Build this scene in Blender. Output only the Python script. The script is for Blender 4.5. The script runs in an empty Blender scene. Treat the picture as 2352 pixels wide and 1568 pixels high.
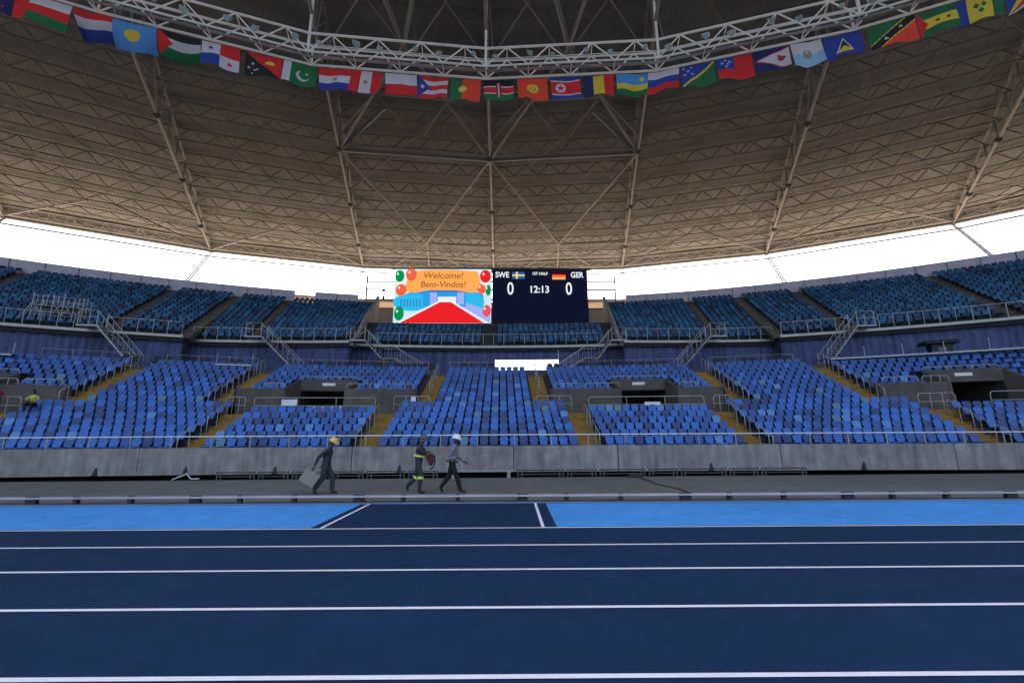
import bpy, bmesh, math, random
from mathutils import Vector, Matrix
random.seed(7)
PI = math.pi; R_ = math.radians
scene = bpy.context.scene
COL = scene.collection

# ------------------------------------------------------------ camera, sky, sun, exposure
CAMP = Vector((1.1, 0.0, 1.65)); YAW, PITCH, ROLL = -1.5, 11.9, -0.34
cam = bpy.data.cameras.new('camera'); camo = bpy.data.objects.new('camera', cam); COL.objects.link(camo)
cam.sensor_width = 36.0; cam.lens = 36.0*1000/2352; cam.clip_start = 0.1; cam.clip_end = 3000
camo.matrix_world = Matrix.Translation(CAMP) @ Matrix.Rotation(R_(YAW),4,'Z') @ Matrix.Rotation(R_(90+PITCH),4,'X') @ Matrix.Rotation(R_(ROLL),4,'Z')
scene.camera = camo

SUN_EL, SUN_AZ = 61, 0
EXPOSURE = 2.15
world = bpy.data.worlds.new('World'); scene.world = world; world.use_nodes = True
wn = world.node_tree.nodes; wl = world.node_tree.links
sky = wn.new('ShaderNodeTexSky'); sky.sky_type = 'NISHITA'; sky.sun_disc = False
sky.sun_elevation = R_(SUN_EL); sky.sun_rotation = R_(SUN_AZ); sky.dust_density = 9.0; sky.air_density = 1.0; sky.ozone_density = 0.3
wl.new(sky.outputs[0], wn['Background'].inputs[0]); wn['Background'].inputs[1].default_value = 0.15
sl = bpy.data.lights.new('sun', 'SUN'); sl.energy = 4.0; sl.angle = R_(0.5); sl.color = (1.0, 0.93, 0.82)
so = bpy.data.objects.new('sun', sl); COL.objects.link(so); so.rotation_euler = (R_(-(90-SUN_EL)), 0, R_(-SUN_AZ)); so.location = (0, 60, 90)
vs = scene.view_settings; vs.view_transform = 'Standard'; vs.look = 'None'; vs.exposure = EXPOSURE; vs.gamma = 1.0; vs.use_curve_mapping = False
scene.cycles.max_bounces = 6; scene.cycles.diffuse_bounces = 4; scene.cycles.glossy_bounces = 2

# ------------------------------------------------------------ materials
MATS = {}
def mat(name, col, rough=0.6, metal=0.0, noise=0.0, scale=4.0, bump=0.0, bscale=40.0, stripe=None, emit=0.0, streak=0.0, spec=0.5, detail=6):
    if name in MATS: return MATS[name]
    m = bpy.data.materials.new(name); m.use_nodes = True
    n = m.node_tree.nodes; l = m.node_tree.links; b = n['Principled BSDF']
    b.inputs['Roughness'].default_value = rough; b.inputs['Metallic'].default_value = metal
    b.inputs['Specular IOR Level'].default_value = spec
    c4 = (*col, 1); b.inputs['Base Color'].default_value = c4
    tc = n.new('ShaderNodeTexCoord')
    last = None
    def mul(fac_socket, lo, hi, prev):
        r = n.new('ShaderNodeMapRange'); r.inputs['From Min'].default_value = 0.3; r.inputs['From Max'].default_value = 0.7
        r.inputs['To Min'].default_value = lo; r.inputs['To Max'].default_value = hi
        l.new(fac_socket, r.inputs['Value'])
        mx = n.new('ShaderNodeMix'); mx.data_type = 'RGBA'; mx.blend_type = 'MULTIPLY'; mx.inputs[0].default_value = 1.0
        if prev is None: mx.inputs[6].default_value = c4
        else: l.new(prev, mx.inputs[6])
        l.new(r.outputs[0], mx.inputs[7]); return mx.outputs[2]
    if noise > 0:
        t = n.new('ShaderNodeTexNoise'); t.inputs['Scale'].default_value = scale; t.inputs['Detail'].default_value = detail
        l.new(tc.outputs['Object'], t.inputs['Vector']); last = mul(t.outputs[0], 1-noise, 1+noise, last)
        t2 = n.new('ShaderNodeTexNoise'); t2.inputs['Scale'].default_value = scale*0.13; t2.inputs['Detail'].default_value = 4
        l.new(tc.outputs['Object'], t2.inputs['Vector']); last = mul(t2.outputs[0], 1-noise*0.7, 1+noise*0.7, last)
    if streak > 0:
        mp = n.new('ShaderNodeMapping'); mp.inputs['Scale'].default_value = (2.2, 2.2, 0.25)
        l.new(tc.outputs['Object'], mp.inputs['Vector'])
        t = n.new('ShaderNodeTexNoise'); t.inputs['Scale'].default_value = 1.6; t.inputs['Detail'].default_value = 7
        l.new(mp.outputs[0], t.inputs['Vector']); last = mul(t.outputs[0], 1-streak, 1+streak*0.5, last)
    if last is not None: l.new(last, b.inputs['Base Color'])
    if bump > 0:
        t = n.new('ShaderNodeTexNoise'); t.inputs['Scale'].default_value = bscale; t.inputs['Detail'].default_value = 5
        l.new(tc.outputs['Object'], t.inputs['Vector'])
        bp = n.new('ShaderNodeBump'); bp.inputs['Strength'].default_value = bump; bp.inputs['Distance'].default_value = 0.02
        l.new(t.outputs[0], bp.inputs['Height']); l.new(bp.outputs[0], b.inputs['Normal'])
    if emit > 0:
        b.inputs['Emission Color'].default_value = c4; b.inputs['Emission Strength'].default_value = emit
        b.inputs['Base Color'].default_value = (0.004, 0.004, 0.004, 1); b.inputs['Specular IOR Level'].default_value = 0.05; b.inputs['Roughness'].default_value = 0.9
    MATS[name] = m; return m

M_track = mat('track_navy', (0.0066, 0.0285, 0.078), 0.9, noise=0.13, scale=3.0, bump=0.25, bscale=220, spec=0.12)
M_apron = mat('track_light_blue', (0.058, 0.30, 0.72), 0.8, noise=0.10, scale=2.5, bump=0.2, bscale=220, spec=0.25)
M_line = mat('line_paint', (0.72, 0.74, 0.80), 0.7, noise=0.06, scale=30)
M_asph = mat('service_strip', (0.135, 0.140, 0.130), 0.85, noise=0.16, scale=1.2, bump=0.3, bscale=90, spec=0.3)
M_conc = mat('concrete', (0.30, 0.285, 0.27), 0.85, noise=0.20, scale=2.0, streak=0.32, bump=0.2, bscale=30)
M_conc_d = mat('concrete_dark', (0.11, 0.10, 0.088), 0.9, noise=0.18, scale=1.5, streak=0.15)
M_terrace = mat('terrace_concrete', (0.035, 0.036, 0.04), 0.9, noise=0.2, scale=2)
M_ochre = mat('ochre_stair', (0.31, 0.175, 0.03), 0.8, noise=0.25, scale=3)
M_brown = mat('upper_stair', (0.10, 0.083, 0.066), 0.85, noise=0.2, scale=3)
M_black = mat('shadow_black', (0.006, 0.006, 0.006), 0.9)  # deep shade painted as near-black in the trench and under slabs
M_dark = mat('dark_metal', (0.03, 0.03, 0.03), 0.6, noise=0.1)
M_rail = mat('rail_paint', (0.42, 0.42, 0.40), 0.45, metal=0.2, noise=0.08, scale=5)
M_white = mat('white_paint', (0.78, 0.79, 0.80), 0.45, noise=0.05)
M_kerb = mat('aluminium_kerb', (0.34, 0.36, 0.42), 0.5, metal=0.2, noise=0.15, scale=1.5)
M_galv = mat('galvanised', (0.38, 0.38, 0.37), 0.45, metal=0.5, noise=0.12, scale=6)
M_steel = mat('roof_steel', (0.10, 0.106, 0.11), 0.6, noise=0.1, scale=2)
M_purlin = mat('purlin_steel', (0.045, 0.045, 0.045), 0.7, noise=0.15, scale=2)
M_catw = mat('catwalk_white', (0.62, 0.63, 0.62), 0.5, noise=0.06, scale=3)
M_purple = mat('purple_drape', (0.078, 0.105, 0.235), 0.9, noise=0.15, scale=2, streak=0.4)
M_parap = mat('parapet_panel', (0.52, 0.50, 0.64), 0.7, noise=0.08, scale=1.5)
M_ground = mat('outer_ground', (0.13, 0.11, 0.085), 0.9, noise=0.15, scale=0.2)
M_infield = mat('infield', (0.060, 0.066, 0.072), 0.9, noise=0.2, scale=0.5)
M_tan = mat('tan_slab', (0.50, 0.42, 0.34), 0.8, noise=0.1)
SEATC = [mat('seat_blue', (0.021, 0.145, 0.50), 0.42, noise=0.08, scale=2), mat('seat_blue_deep', (0.015, 0.088, 0.33), 0.42, noise=0.08, scale=2),
         mat('seat_navy', (0.012, 0.045, 0.17), 0.42), mat('seat_faded', (0.10, 0.27, 0.58), 0.5), mat('seat_grey_blue', (0.10, 0.22, 0.32), 0.5)]
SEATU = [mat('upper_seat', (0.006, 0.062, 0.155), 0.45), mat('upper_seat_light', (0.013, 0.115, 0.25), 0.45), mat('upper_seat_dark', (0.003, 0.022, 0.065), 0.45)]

def make_roof_mat():
    m = bpy.data.materials.new('roof_sheet'); m.use_nodes = True; n = m.node_tree.nodes; l = m.node_tree.links; b = n['Principled BSDF']
    b.inputs['Roughness'].default_value = 0.75
    tc = n.new('ShaderNodeTexCoord')
    t = n.new('ShaderNodeTexNoise'); t.inputs['Scale'].default_value = 0.25; t.inputs['Detail'].default_value = 5
    l.new(tc.outputs['Object'], t.inputs['Vector'])
    mp = n.new('ShaderNodeMapRange'); mp.inputs['From Min'].default_value = 0.3; mp.inputs['From Max'].default_value = 0.7
    mp.inputs['To Min'].default_value = 0.8; mp.inputs['To Max'].default_value = 1.15; l.new(t.outputs[0], mp.inputs['Value'])
    w = n.new('ShaderNodeTexWave'); w.wave_type = 'BANDS'; w.bands_direction = 'X'; w.inputs['Scale'].default_value = 1.1; w.inputs['Distortion'].default_value = 0
    l.new(tc.outputs['UV'], w.inputs['Vector'])
    mr = n.new('ShaderNodeMapRange'); mr.inputs['To Min'].default_value = 0.90; mr.inputs['To Max'].default_value = 1.05; l.new(w.outputs['Fac'], mr.inputs['Value'])
    mm = n.new('ShaderNodeMath'); mm.operation = 'MULTIPLY'; l.new(mp.outputs[0], mm.inputs[0]); l.new(mr.outputs[0], mm.inputs[1])
    mx = n.new('ShaderNodeMix'); mx.data_type = 'RGBA'; mx.blend_type = 'MULTIPLY'; mx.inputs[0].default_value = 1; mx.inputs[6].default_value = (0.062, 0.072, 0.079, 1)
    l.new(mm.outputs[0], mx.inputs[7]); l.new(mx.outputs[2], b.inputs['Base Color'])
    bp = n.new('ShaderNodeBump'); bp.inputs['Strength'].default_value = 0.35; bp.inputs['Distance'].default_value = 0.06
    l.new(w.outputs['Fac'], bp.inputs['Height']); l.new(bp.outputs[0], b.inputs['Normal'])
    return m
M_roof = make_roof_mat()

# ------------------------------------------------------------ helpers
class MB:
    def __init__(s): s.v = []; s.f = []; s.m = []; s.uv = None
    def face(s, pts, mi=0):
        i = len(s.v); s.v += [tuple(p) for p in pts]; s.f.append(tuple(range(i, i+len(pts)))); s.m.append(mi)
    def box(s, c, d, mi=0, rot=None, rz=0.0):
        c = Vector(c); h = [x/2 for x in d]
        M = rot if rot is not None else Matrix.Rotation(rz, 3, 'Z')
        P = [c + M @ Vector((sx*h[0], sy*h[1], sz*h[2])) for sz in (-1,1) for sy in (-1,1) for sx in (-1,1)]
        i = len(s.v); s.v += [tuple(p) for p in P]
        for q in ((0,2,3,1),(4,5,7,6),(0,1,5,4),(2,6,7,3),(0,4,6,2),(1,3,7,5)):
            s.f.append(tuple(i+k for k in q)); s.m.append(mi)
    def tube(s, a, b, r, n=6, mi=0, r2=None, cap=True):
        a = Vector(a); b = Vector(b); d = b-a
        if d.length < 1e-6: return
        d.normalize(); u = d.orthogonal().normalized(); w = d.cross(u); r2 = r if r2 is None else r2
        i = len(s.v)
        for P, q in ((a, r), (b, r2)):
            for k in range(n):
                t = 2*PI*(k+0.5)/n; s.v.append(tuple(P + (u*math.cos(t)+w*math.sin(t))*q))
        for k in range(n):
            s.f.append((i+k, i+(k+1)%n, i+n+(k+1)%n, i+n+k)); s.m.append(mi)
        if cap:
            s.f.append(tuple(i+k for k in reversed(range(n)))); s.m.append(mi)
            s.f.append(tuple(i+n+k for k in range(n))); s.m.append(mi)
    def path(s, pts, r, n=6, mi=0):
        # one swept tube along a polyline
        P = [Vector(p) for p in pts]; i = len(s.v); m = len(P)
        for k, p in enumerate(P):
            d = ((P[k]-P[k-1]).normalized() if k > 0 else Vector()) + ((P[k+1]-P[k]).normalized() if k < m-1 else Vector())
            d.normalize()
            ref = Vector((0,0,1)) if abs(d.z) < 0.85 else Vector((0.3,1,0)).normalized()
            if k == 0: u = d.cross(ref).normalized()
            else: u = (u - d*u.dot(d)).normalized()
            w = d.cross(u)
            for j in range(n):
                t = 2*PI*(j+0.5)/n; s.v.append(tuple(p + (u*math.cos(t)+w*math.sin(t))*r))
        for k in range(m-1):
            for j in range(n):
                s.f.append((i+k*n+j, i+k*n+(j+1)%n, i+(k+1)*n+(j+1)%n, i+(k+1)*n+j)); s.m.append(mi)
        s.f.append(tuple(i+k for k in reversed(range(n)))); s.m.append(mi)
        s.f.append(tuple(i+(m-1)*n+k for k in range(n))); s.m.append(mi)
    def prism(s, pts, off, mi=0):
        # polygon pts (3-D list) extruded by vector off
        off = Vector(off); A = [Vector(p) for p in pts]; B = [p+off for p in A]; n = len(A); i = len(s.v)
        s.v += [tuple(p) for p in A+B]
        s.f.append(tuple(range(i, i+n))); s.m.append(mi)
        s.f.append(tuple(i+n+k for k in reversed(range(n)))); s.m.append(mi)
        for k in range(n):
            s.f.append((i+k, i+n+k, i+n+(k+1)%n, i+(k+1)%n)); s.m.append(mi)
    def sphere(s, c, r, mi=0, nu=10, nv=7, sc=(1,1,1), zmin=-1.0):
        c = Vector(c); i = len(s.v)
        for a in range(nv+1):
            th = max(-PI/2, math.asin(max(zmin,-1)))+ (PI/2-math.asin(max(zmin,-1)))*a/nv
            for b in range(nu):
                ph = 2*PI*b/nu; s.v.append((c.x+r*sc[0]*math.cos(th)*math.cos(ph), c.y+r*sc[1]*math.cos(th)*math.sin(ph), c.z+r*sc[2]*math.sin(th)))
        for a in range(nv):
            for b in range(nu):
                s.f.append((i+a*nu+b, i+a*nu+(b+1)%nu, i+(a+1)*nu+(b+1)%nu, i+(a+1)*nu+b)); s.m.append(mi)
    def mesh(s, name, mats):
        me = bpy.data.meshes.new(name); me.from_pydata(s.v, [], s.f)
        for m in (mats if isinstance(mats, (list, tuple)) else [mats]): me.materials.append(m)
        if any(s.m): me.polygons.foreach_set('material_index', s.m)
        me.update(); return me
    def build(s, name, mats, parent=None, smooth=False, recalc=False):
        me = s.mesh(name, mats)
        if recalc:
            bm = bmesh.new(); bm.from_mesh(me); bmesh.ops.recalc_face_normals(bm, faces=bm.faces); bm.to_mesh(me); bm.free()
        if smooth: me.polygons.foreach_set('use_smooth', [True]*len(me.polygons))
        o = bpy.data.objects.new(name, me); COL.objects.link(o)
        if parent: o.parent = parent
        return o
def tag(o, label=None, cat=None, group=None, kind=None):
    if label: o['label'] = label
    if cat: o['category'] = cat
    if group: o['group'] = group
    if kind: o['kind'] = kind
    return o
def thing(name, label, cat, loc=(0,0,0), rz=0.0, group=None):
    o = bpy.data.objects.new(name, None); COL.objects.link(o); o.location = loc; o.rotation_euler = (0,0,rz); o.empty_display_size = 0.2
    return tag(o, label, cat, group)
def copy_tree(o, parent=None):
    c = o.copy(); COL.objects.link(c); c.parent = parent
    for ch in o.children: copy_tree(ch, c)
    return c
ORD = ['first','second','third','fourth','fifth','sixth','seventh','eighth','ninth','tenth','eleventh','twelfth','thirteenth','fourteenth','fifteenth','sixteenth','seventeenth','eighteenth','nineteenth','twentieth',
       'twenty-first','twenty-second','twenty-third','twenty-fourth','twenty-fifth','twenty-sixth','twenty-seventh','twenty-eighth','twenty-ninth','thirtieth']
def O(i): return ORD[i] if i < len(ORD) else '%dth' % (i+1)

# ------------------------------------------------------------ plan curves
CY = -36.6
def pol(r, adeg, z=0.0):
    a = R_(adeg); return Vector((r*math.sin(a), CY+r*math.cos(a), z))
RISE, TREAD, NROW = 0.355, 0.78, 16
def RR(k):
    t = max(0.0, min(1.0, k/15.0)); return 1/(1/300+(1/72-1/300)*t)
def yc(k, x):
    r = RR(k); x = max(-0.9*r, min(0.9*r, x)); return 21.8+TREAD*k-(r-math.sqrt(r*r-x*x))
def zf(k): return 0.70+RISE*k
def nrm(k, x):  # facing angle of a row at x (rotation about z so that local -y faces the field)
    r = RR(k); return -math.asin(max(-1, min(1, x/r)))

# ------------------------------------------------------------ ground
g = MB()
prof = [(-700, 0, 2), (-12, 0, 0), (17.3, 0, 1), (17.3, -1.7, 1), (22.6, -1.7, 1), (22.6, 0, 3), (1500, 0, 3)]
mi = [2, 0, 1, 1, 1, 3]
for i in range(6):
    (y0, z0, _), (y1, z1, _) = prof[i], prof[i+1]
    g.face([(-1500, y0, z0), (1500, y0, z0), (1500, y1, z1), (-1500, y1, z1)], mi[i])
tag(g.build('ground', [M_asph, M_black, M_infield, M_ground]), kind='structure')

TR = Matrix.Translation((CAMP.x, CAMP.y, 0)) @ Matrix.Rotation(R_(-1.4), 4, 'Z')
def tp(x, y, z): return TR @ Vector((x, y, z))
def tquad(mb, x0, x1, y0, y1, z, mi=0):
    mb.face([tp(x0, y0, z), tp(x1, y0, z), tp(x1, y1, z), tp(x0, y1, z)], mi)
b = MB(); tquad(b, -90, 90, -8, 11.25, 0.006); tag(b.build('running_track', M_track), kind='structure')
b = MB(); tquad(b, -90, -3.62, 8.32, 10.98, 0.010); tquad(b, 0.80, 90, 8.32, 10.98, 0.010); tquad(b, -90, 90, 11.03, 11.24, 0.010, 1)
tag(b.build('track_apron', [M_apron, mat('pale_edge', (0.16, 0.24, 0.42), 0.7, noise=0.2, scale=1.2)]), kind='structure')
b = MB()
for i, y in enumerate((8.24, 7.02, 5.83, 4.63, 3.41, 2.19, 0.97)):
    tquad(b, -90, 90, y-0.028, y+0.028, 0.014)
tquad(b, -3.45, -3.39, 8.28, 11.0, 0.014); tquad(b, 0.52, 0.58, 8.28, 11.0, 0.014)
tag(b.build('lane_lines', M_line), kind='structure')

# raised aluminium kerb on little feet
k = thing('track_kerb', 'long low white aluminium kerb on small feet between blue apron and grey service strip', 'kerb')
b = MB(); b.prism([tp(-60, 11.26, 0.13), tp(-60, 11.30, 0.165), tp(-60, 11.46, 0.165), tp(-60, 11.50, 0.13)], tp(60, 0, 0)-tp(-60, 0, 0)); b.build('kerb_rail', M_kerb, k, recalc=True)
for i in range(-16, 17):
    x = i*1.35 + (0.25 if i % 3 == 0 else 0)
    b = MB(); c = tp(x, 11.38, 0.065)
    b.box(c, (0.10 if i % 3 else 0.26, 0.10, 0.13), rz=R_(-1.4)); b.box((c.x, c.y, 0.172), (0.10 if i % 3 else 0.28, 0.10, 0.012), rz=R_(-1.4))
    b.build('foot', M_dark, k)

# ------------------------------------------------------------ front wall (concrete panels), trench frames
fw = thing('front_wall', 'long low grey concrete wall with panel joints in front of the lower seats', 'wall', (0, 21, 0))
def wy(x): return 21.05-(300-math.sqrt(300*300-x*x))
joints = [-46, -38, -30.6, -22.8, -15.2, -5.8, 1.7, 6.6, 14.2, 22.1, 30, 38, 46]
for a, c in zip(joints, joints[1:]):
    b = MB(); n = 4
    xs = [a+0.02+(c-a-0.04)*i/n for i in range(n+1)]
    for x0, x1 in zip(xs, xs[1:]):
        y0, y1 = wy(x0)-21, wy(x1)-21
        P = lambda x, y, z: (x, y, z)
        b.face([P(x0, y0, -0.1), P(x1, y1, -0.1), P(x1, y1, 1.08), P(x0, y0, 1.08)])
        b.face([P(x0, y0, 1.08), P(x1, y1, 1.08), P(x1, y1+0.22, 1.08), P(x0, y0+0.22, 1.08)])
        b.face([P(x0, y0+0.22, 1.08), P(x1, y1+0.22, 1.08), P(x1, y1+0.22, -0.1), P(x0, y0+0.22, -0.1)])
        b.face([P(x0, y0+0.22, -0.1), P(x1, y1+0.22, -0.1), P(x1, y1, -0.1), P(x0, y0, -0.1)])
    for x, y in ((xs[0], wy(xs[0])-21), (xs[-1], wy(xs[-1])-21)):
        b.face([(x, y, -0.1), (x, y, 1.08), (x, y+0.22, 1.08), (x, y+0.22, -0.1)])
    b.build('wall_panel', M_conc, fw)
b = MB(); b.box((0, 0.95, -0.6), (92, 0.1, 2.0)); b.build('footing', M_black, fw)  # recessed lower wall, painted black for the shade in the trench
for x in (-21.3, -16.9, -13.1, -9.2, -3.6, 10.9, 17.9):   # dark drain spouts low on the wall
    b = MB(); y = wy(x)-21-0.005; b.prism([(x-0.13, y, -0.09), (x+0.10, y, -0.09), (x+0.05, y, 0.20), (x+0.02, y, 0.26), (x-0.02, y, 0.20)], (0, -0.05, 0)); b.build('drain_spout', M_dark, fw, recalc=True)

fr = thing('front_railing', 'long white pipe rail on short posts along the top of the front concrete wall', 'railing', (0, 21, 1.08))
b = MB(); b.path([(x, wy(x)-21+0.12, 0.50) for x in range(-46, 47, 2)], 0.032, 8); b.build('handrail', M_white, fr, smooth=True)
for i in range(53):
    x = -45.5+1.75*i; b = MB(); b.tube((x, wy(x)-21+0.12, 0), (x, wy(x)-21+0.12, 0.48), 0.024, 6); b.build('post', M_rail, fr)

M_fr = mat('frame_steel', (0.10, 0.10, 0.095), 0.6, noise=0.1)
def frame(x0, w, i, side):
    o = thing('trench_frame', '%s small dark steel trench frame, %s the workers' % (O(i), side), 'frame', (x0+w/2, 17.28, 0), group='steel frames along the trench edge')
    h = w/2
    for sx in (h-0.05, h-0.2, -h+0.05, -h+0.2):
        b = MB(); b.tube((sx, 0, 0), (sx, 0, 0.26), 0.02, 6); b.build('upright', M_fr, o)
    b = MB(); b.tube((-h+0.05, 0, 0.12), (h-0.05, 0, 0.12), 0.014, 6); b.build('rail', M_fr, o)
    b = MB(); b.tube((-h+0.02, 0, 0.27), (h-0.02, 0, 0.27), 0.02, 6); b.build('top_rail', M_dark, o)
xx = -9.6; i = 0
while xx < -1.6:
    w = (1.55, 1.25)[i % 2]; frame(xx, w-0.06, i, 'left of'); xx += w; i += 1
xx = 1.7; i = 0
while xx < 13.0:
    w = (1.9, 1.25)[i % 2]; frame(xx, w-0.06, i, 'right of'); xx += w; i += 1
for i, xx in enumerate((-19.6, -18.6)): 
    frame(xx, 0.95, i, 'far left, well away from')
b = MB(); b.box((0.35, 17.2, 0.26), (2.5, 0.10, 0.06)); b.box((-0.7, 17.2, 0.12), (0.12, 0.12, 0.24)); b.box((1.4, 17.2, 0.12), (0.12, 0.12, 0.24))
tag(b.build('steel_beam', M_galv), 'light grey steel beam on two blocks behind the white-helmeted worker', 'beam')
b = MB()
b.path([(-11.2, 17.3, 0.02), (-11.0, 17.25, 0.10), (-10.75, 17.3, 0.2), (-10.7, 17.3, 0.25), (-10.5, 17.3, 0.05), (-10.2, 17.3, 0.06)], 0.018, 6)
tag(b.build('bent_pipe', M_white), 'bent white pipe heaped on the trench edge left of the steel frames', 'pipe')
b = MB(); c = (6.15, 17.0, 0); b.box((6.2, 17.05, 0.06), (0.5, 0.2, 0.10)); b.path([(6.2, 16.95, 0.03), (6.3, 16, 0.015), (6.15, 14.8, 0.015), (6.35, 13.4, 0.015), (6.3, 12.0, 0.015)], 0.02, 6)
tag(b.build('drain_cable', M_dark), 'dark cable with black junction box running across the grey strip', 'cable')

# ------------------------------------------------------------ lower stand
A_UP = [3.75, 15.95, 23.4, 35.2]      # aisle centre lines above the cross passage
A_LO = [5.65, 14.0, 25.4, 33.6]       # and below it
AW = 0.58                             # half width of a stair
KS = 7                                # first row above the cross passage
stand = thing('lower_stand', 'lower stand of stepped dark concrete rows with ochre stairs', 'grandstand', (0, 0, 0))
def strip(mb, x0, x1, k0, k1, z1, z0, mi=0, seg=1.2):
    n = max(1, int(math.ceil((x1-x0)/seg)))
    for i in range(n):
        a = x0+(x1-x0)*i/n; c = x0+(x1-x0)*(i+1)/n
        mb.face([(a, yc(k0, a), z0), (c, yc(k0, c), z0), (c, yc(k0, c), z1), (a, yc(k0, a), z1)], mi)
        mb.face([(a, yc(k0, a), z1), (c, yc(k0, c), z1), (c, yc(k1, c), z1), (a, yc(k1, a), z1)], mi)
def side(mb, x, k0, k1, z0, z1, mi=0):
    mb.face([(x, yc(k0, x), z0), (x, yc(k1, x), z0), (x, yc(k1, x), z1), (x, yc(k0, x), z1)], mi)
# block intervals per row: (xa, xb, name, start-left?)
def blocks(k):
    lo = k < KS
    A = A_LO if lo else A_UP; out = []
    out.append((-A[0]+AW, A[0]-AW, 0))
    for s in (-1, 1):
        for j in range(3):
            a, c = A[j]+AW, A[j+1]-AW
            vom = (j % 2 == 0)
            if vom and 6 <= k <= 8: continue
            if s < 0: out.append((-c, -a, -(j+1)))
            else: out.append((a, c, j+1))
        e = A[3]+AW; out.append((e, 44, 4) if s > 0 else (-44, -e, -4))
    return out
NOTCH = {1: (9.0, 12.6), 3: (27.7, 31.2)}
tb = MB()
for k in range(NROW):
    for x0, x1, nb in blocks(k):
        nt = NOTCH.get(abs(nb))
        if nt and 9 <= k <= 11:
            s = 1 if nb > 0 else -1
            a, c = (nt if s > 0 else (-nt[1], -nt[0]))
            for p, q in ((x0, a-0.18), (c+0.18, x1)): strip(tb, p, q, k, k+1, zf(k), zf(k)-RISE-0.05)
        else: strip(tb, x0, x1, k, k+1, zf(k), zf(k)-RISE-0.05)
strip(tb, -44, 44, -0.9, 0, zf(0)-0.15, -0.1)
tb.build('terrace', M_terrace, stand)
# cross passages and retaining walls of the entrance blocks
for s in (-1, 1):
    for j in (0, 2):
        xa, xb = (A_UP[j]-AW, A_UP[j+1]+AW)
        nt = NOTCH[j+1]
        def X(a, c): return (a, c) if s > 0 else (-c, -a)
        zp = zf(6)-0.02
        b = MB(); x0, x1 = X(xa+0.0, xb-0.0); strip(b, x0, x1, 6, 9, zp, zp-0.4)
        x0, x1 = X(nt[0], nt[1]); strip(b, x0, x1, 9, 15, zp, zp-0.3)
        b.build('passage_floor', M_ochre, stand)
        zt = zf(9)+0.62
        for p, q in ((A_UP[j]+AW, nt[0]), (nt[1], A_UP[j+1]-AW)):
            w = MB(); x0, x1 = X(p, q); n = 4
            for i in range(n):
                a = x0+(x1-x0)*i/n; c = x0+(x1-x0)*(i+1)/n; t = 0.18
                ya, yb = yc(9, a)-0.04, yc(9, c)-0.04
                w.face([(a, ya, zp), (c, yb, zp), (c, yb, zt), (a, ya, zt)]); w.face([(a, ya, zt), (c, yb, zt), (c, yb+t, zt), (a, ya+t, zt)])
                w.face([(a, ya+t, zt), (c, yb+t, zt), (c, yb+t, zf(9)-1), (a, ya+t, zf(9)-1)])
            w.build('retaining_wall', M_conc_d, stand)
        # returns beside the upper stairs
        for xe in (A_UP[j]+AW, A_UP[j+1]-AW):
            w = MB(); x = s*xe; y0, y1 = yc(7, x), yc(9, x)
            w.face([(x, y0+0.6, zp), (x, y1, zp), (x, y1, zt), (x, y1-0.2, zt)])
            w.build('wall_return', M_conc_d, stand)
        # entrance notch: side walls, head wall
        nw = MB()
        kh = 12; zh = zf(kh)+0.40
        for xe, sg in ((nt[0], -1), (nt[1], 1)):
            x = s*xe; t = 0.17*sg*s
            y0 = yc(9, x)-0.04; y1 = yc(kh, x)
            top = [(x, y0, zt), (x, y1, zh)]
            nw.face([(x, y0, zp), (x, y1, zp), top[1], top[0]]); nw.face([top[0], top[1], (x+t, y1, zh), (x+t, y0, zt)])
            nw.face([(x+t, y0, zp+1), (x+t, y1, zp+1), (x+t, y1, zh), (x+t, y0, zt)])
            nw.face([(x, y0, zp), (x, y0, zt), (x+t, y0, zt), (x+t, y0, zp)])
        a, c = s*nt[0], s*nt[1]; zl = zp+1.78
        ya, yb = yc(kh, a)-0.02, yc(kh, c)-0.02
        nw.face([(a, ya, zl), (c, yb, zl), (c, yb, zh), (a, ya, zh)]); nw.face([(a, ya, zh), (c, yb, zh), (c, yb+0.18, zh), (a, ya+0.18, zh)])
        nw.face([(a, ya+0.18, zh), (c, yb+0.18, zh), (c, yb+0.18, zf(kh)-0.3), (a, ya+0.18, zf(kh)-0.3)])
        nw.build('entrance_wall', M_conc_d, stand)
        tn = MB()   # dark tunnel behind the head wall
        for p, q in ((a, a), (c, c)): tn.face([(p, yc(kh, p), zp), (p, yc(15, p)+2, zp), (p, yc(15, p)+2, zl), (p, yc(kh, p), zl)])
        tn.face([(a, ya, zl), (c, yb, zl), (c, yc(15, c)+2, zl), (a, yc(15, a)+2, zl)]); tn.face([(a, yc(15, a)+2, zp), (c, yc(15, c)+2, zp), (c, yc(15, c)+2, zl), (a, yc(15, a)+2, zl)])
        tn.build('tunnel', M_dark, stand)
        xm = (a+c)/2; b = MB(); b.box((xm, yc(kh, xm)-0.05, zh-0.33), (0.85, 0.03, 0.2), rz=nrm(kh, xm)); b.build('sector_plate', M_white, stand)
# stairs
def stair(xc, k0, k1, mi_m=M_ochre):
    b = MB()
    for k in range(k0, k1):
        for h in (0, 1):
            zk = zf(k)-RISE+RISE*(h+1)/2+0.01
            strip(b, xc-AW, xc+AW, k+h*0.5, k+h*0.5+0.5, zk, zk-RISE/2-0.03, 0)
        for x in (xc-AW, xc+AW): side(b, x, k, k+1, zf(k)-0.8, zf(k))
    b.build('stair', mi_m, stand)
for s in (-1, 1):
    for j in range(4):
        stair(s*A_LO[j], 0, 6); stair(s*A_UP[j], 6, NROW)
        # short landing between the two flights on the side of the plain block
        x0, x1 = sorted((s*A_LO[j], s*A_UP[j])); b = MB(); strip(b, x0-AW, x1+AW, 6, 7, zf(6)-0.012, zf(6)-0.5); b.build('landing', M_ochre, stand)
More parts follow.
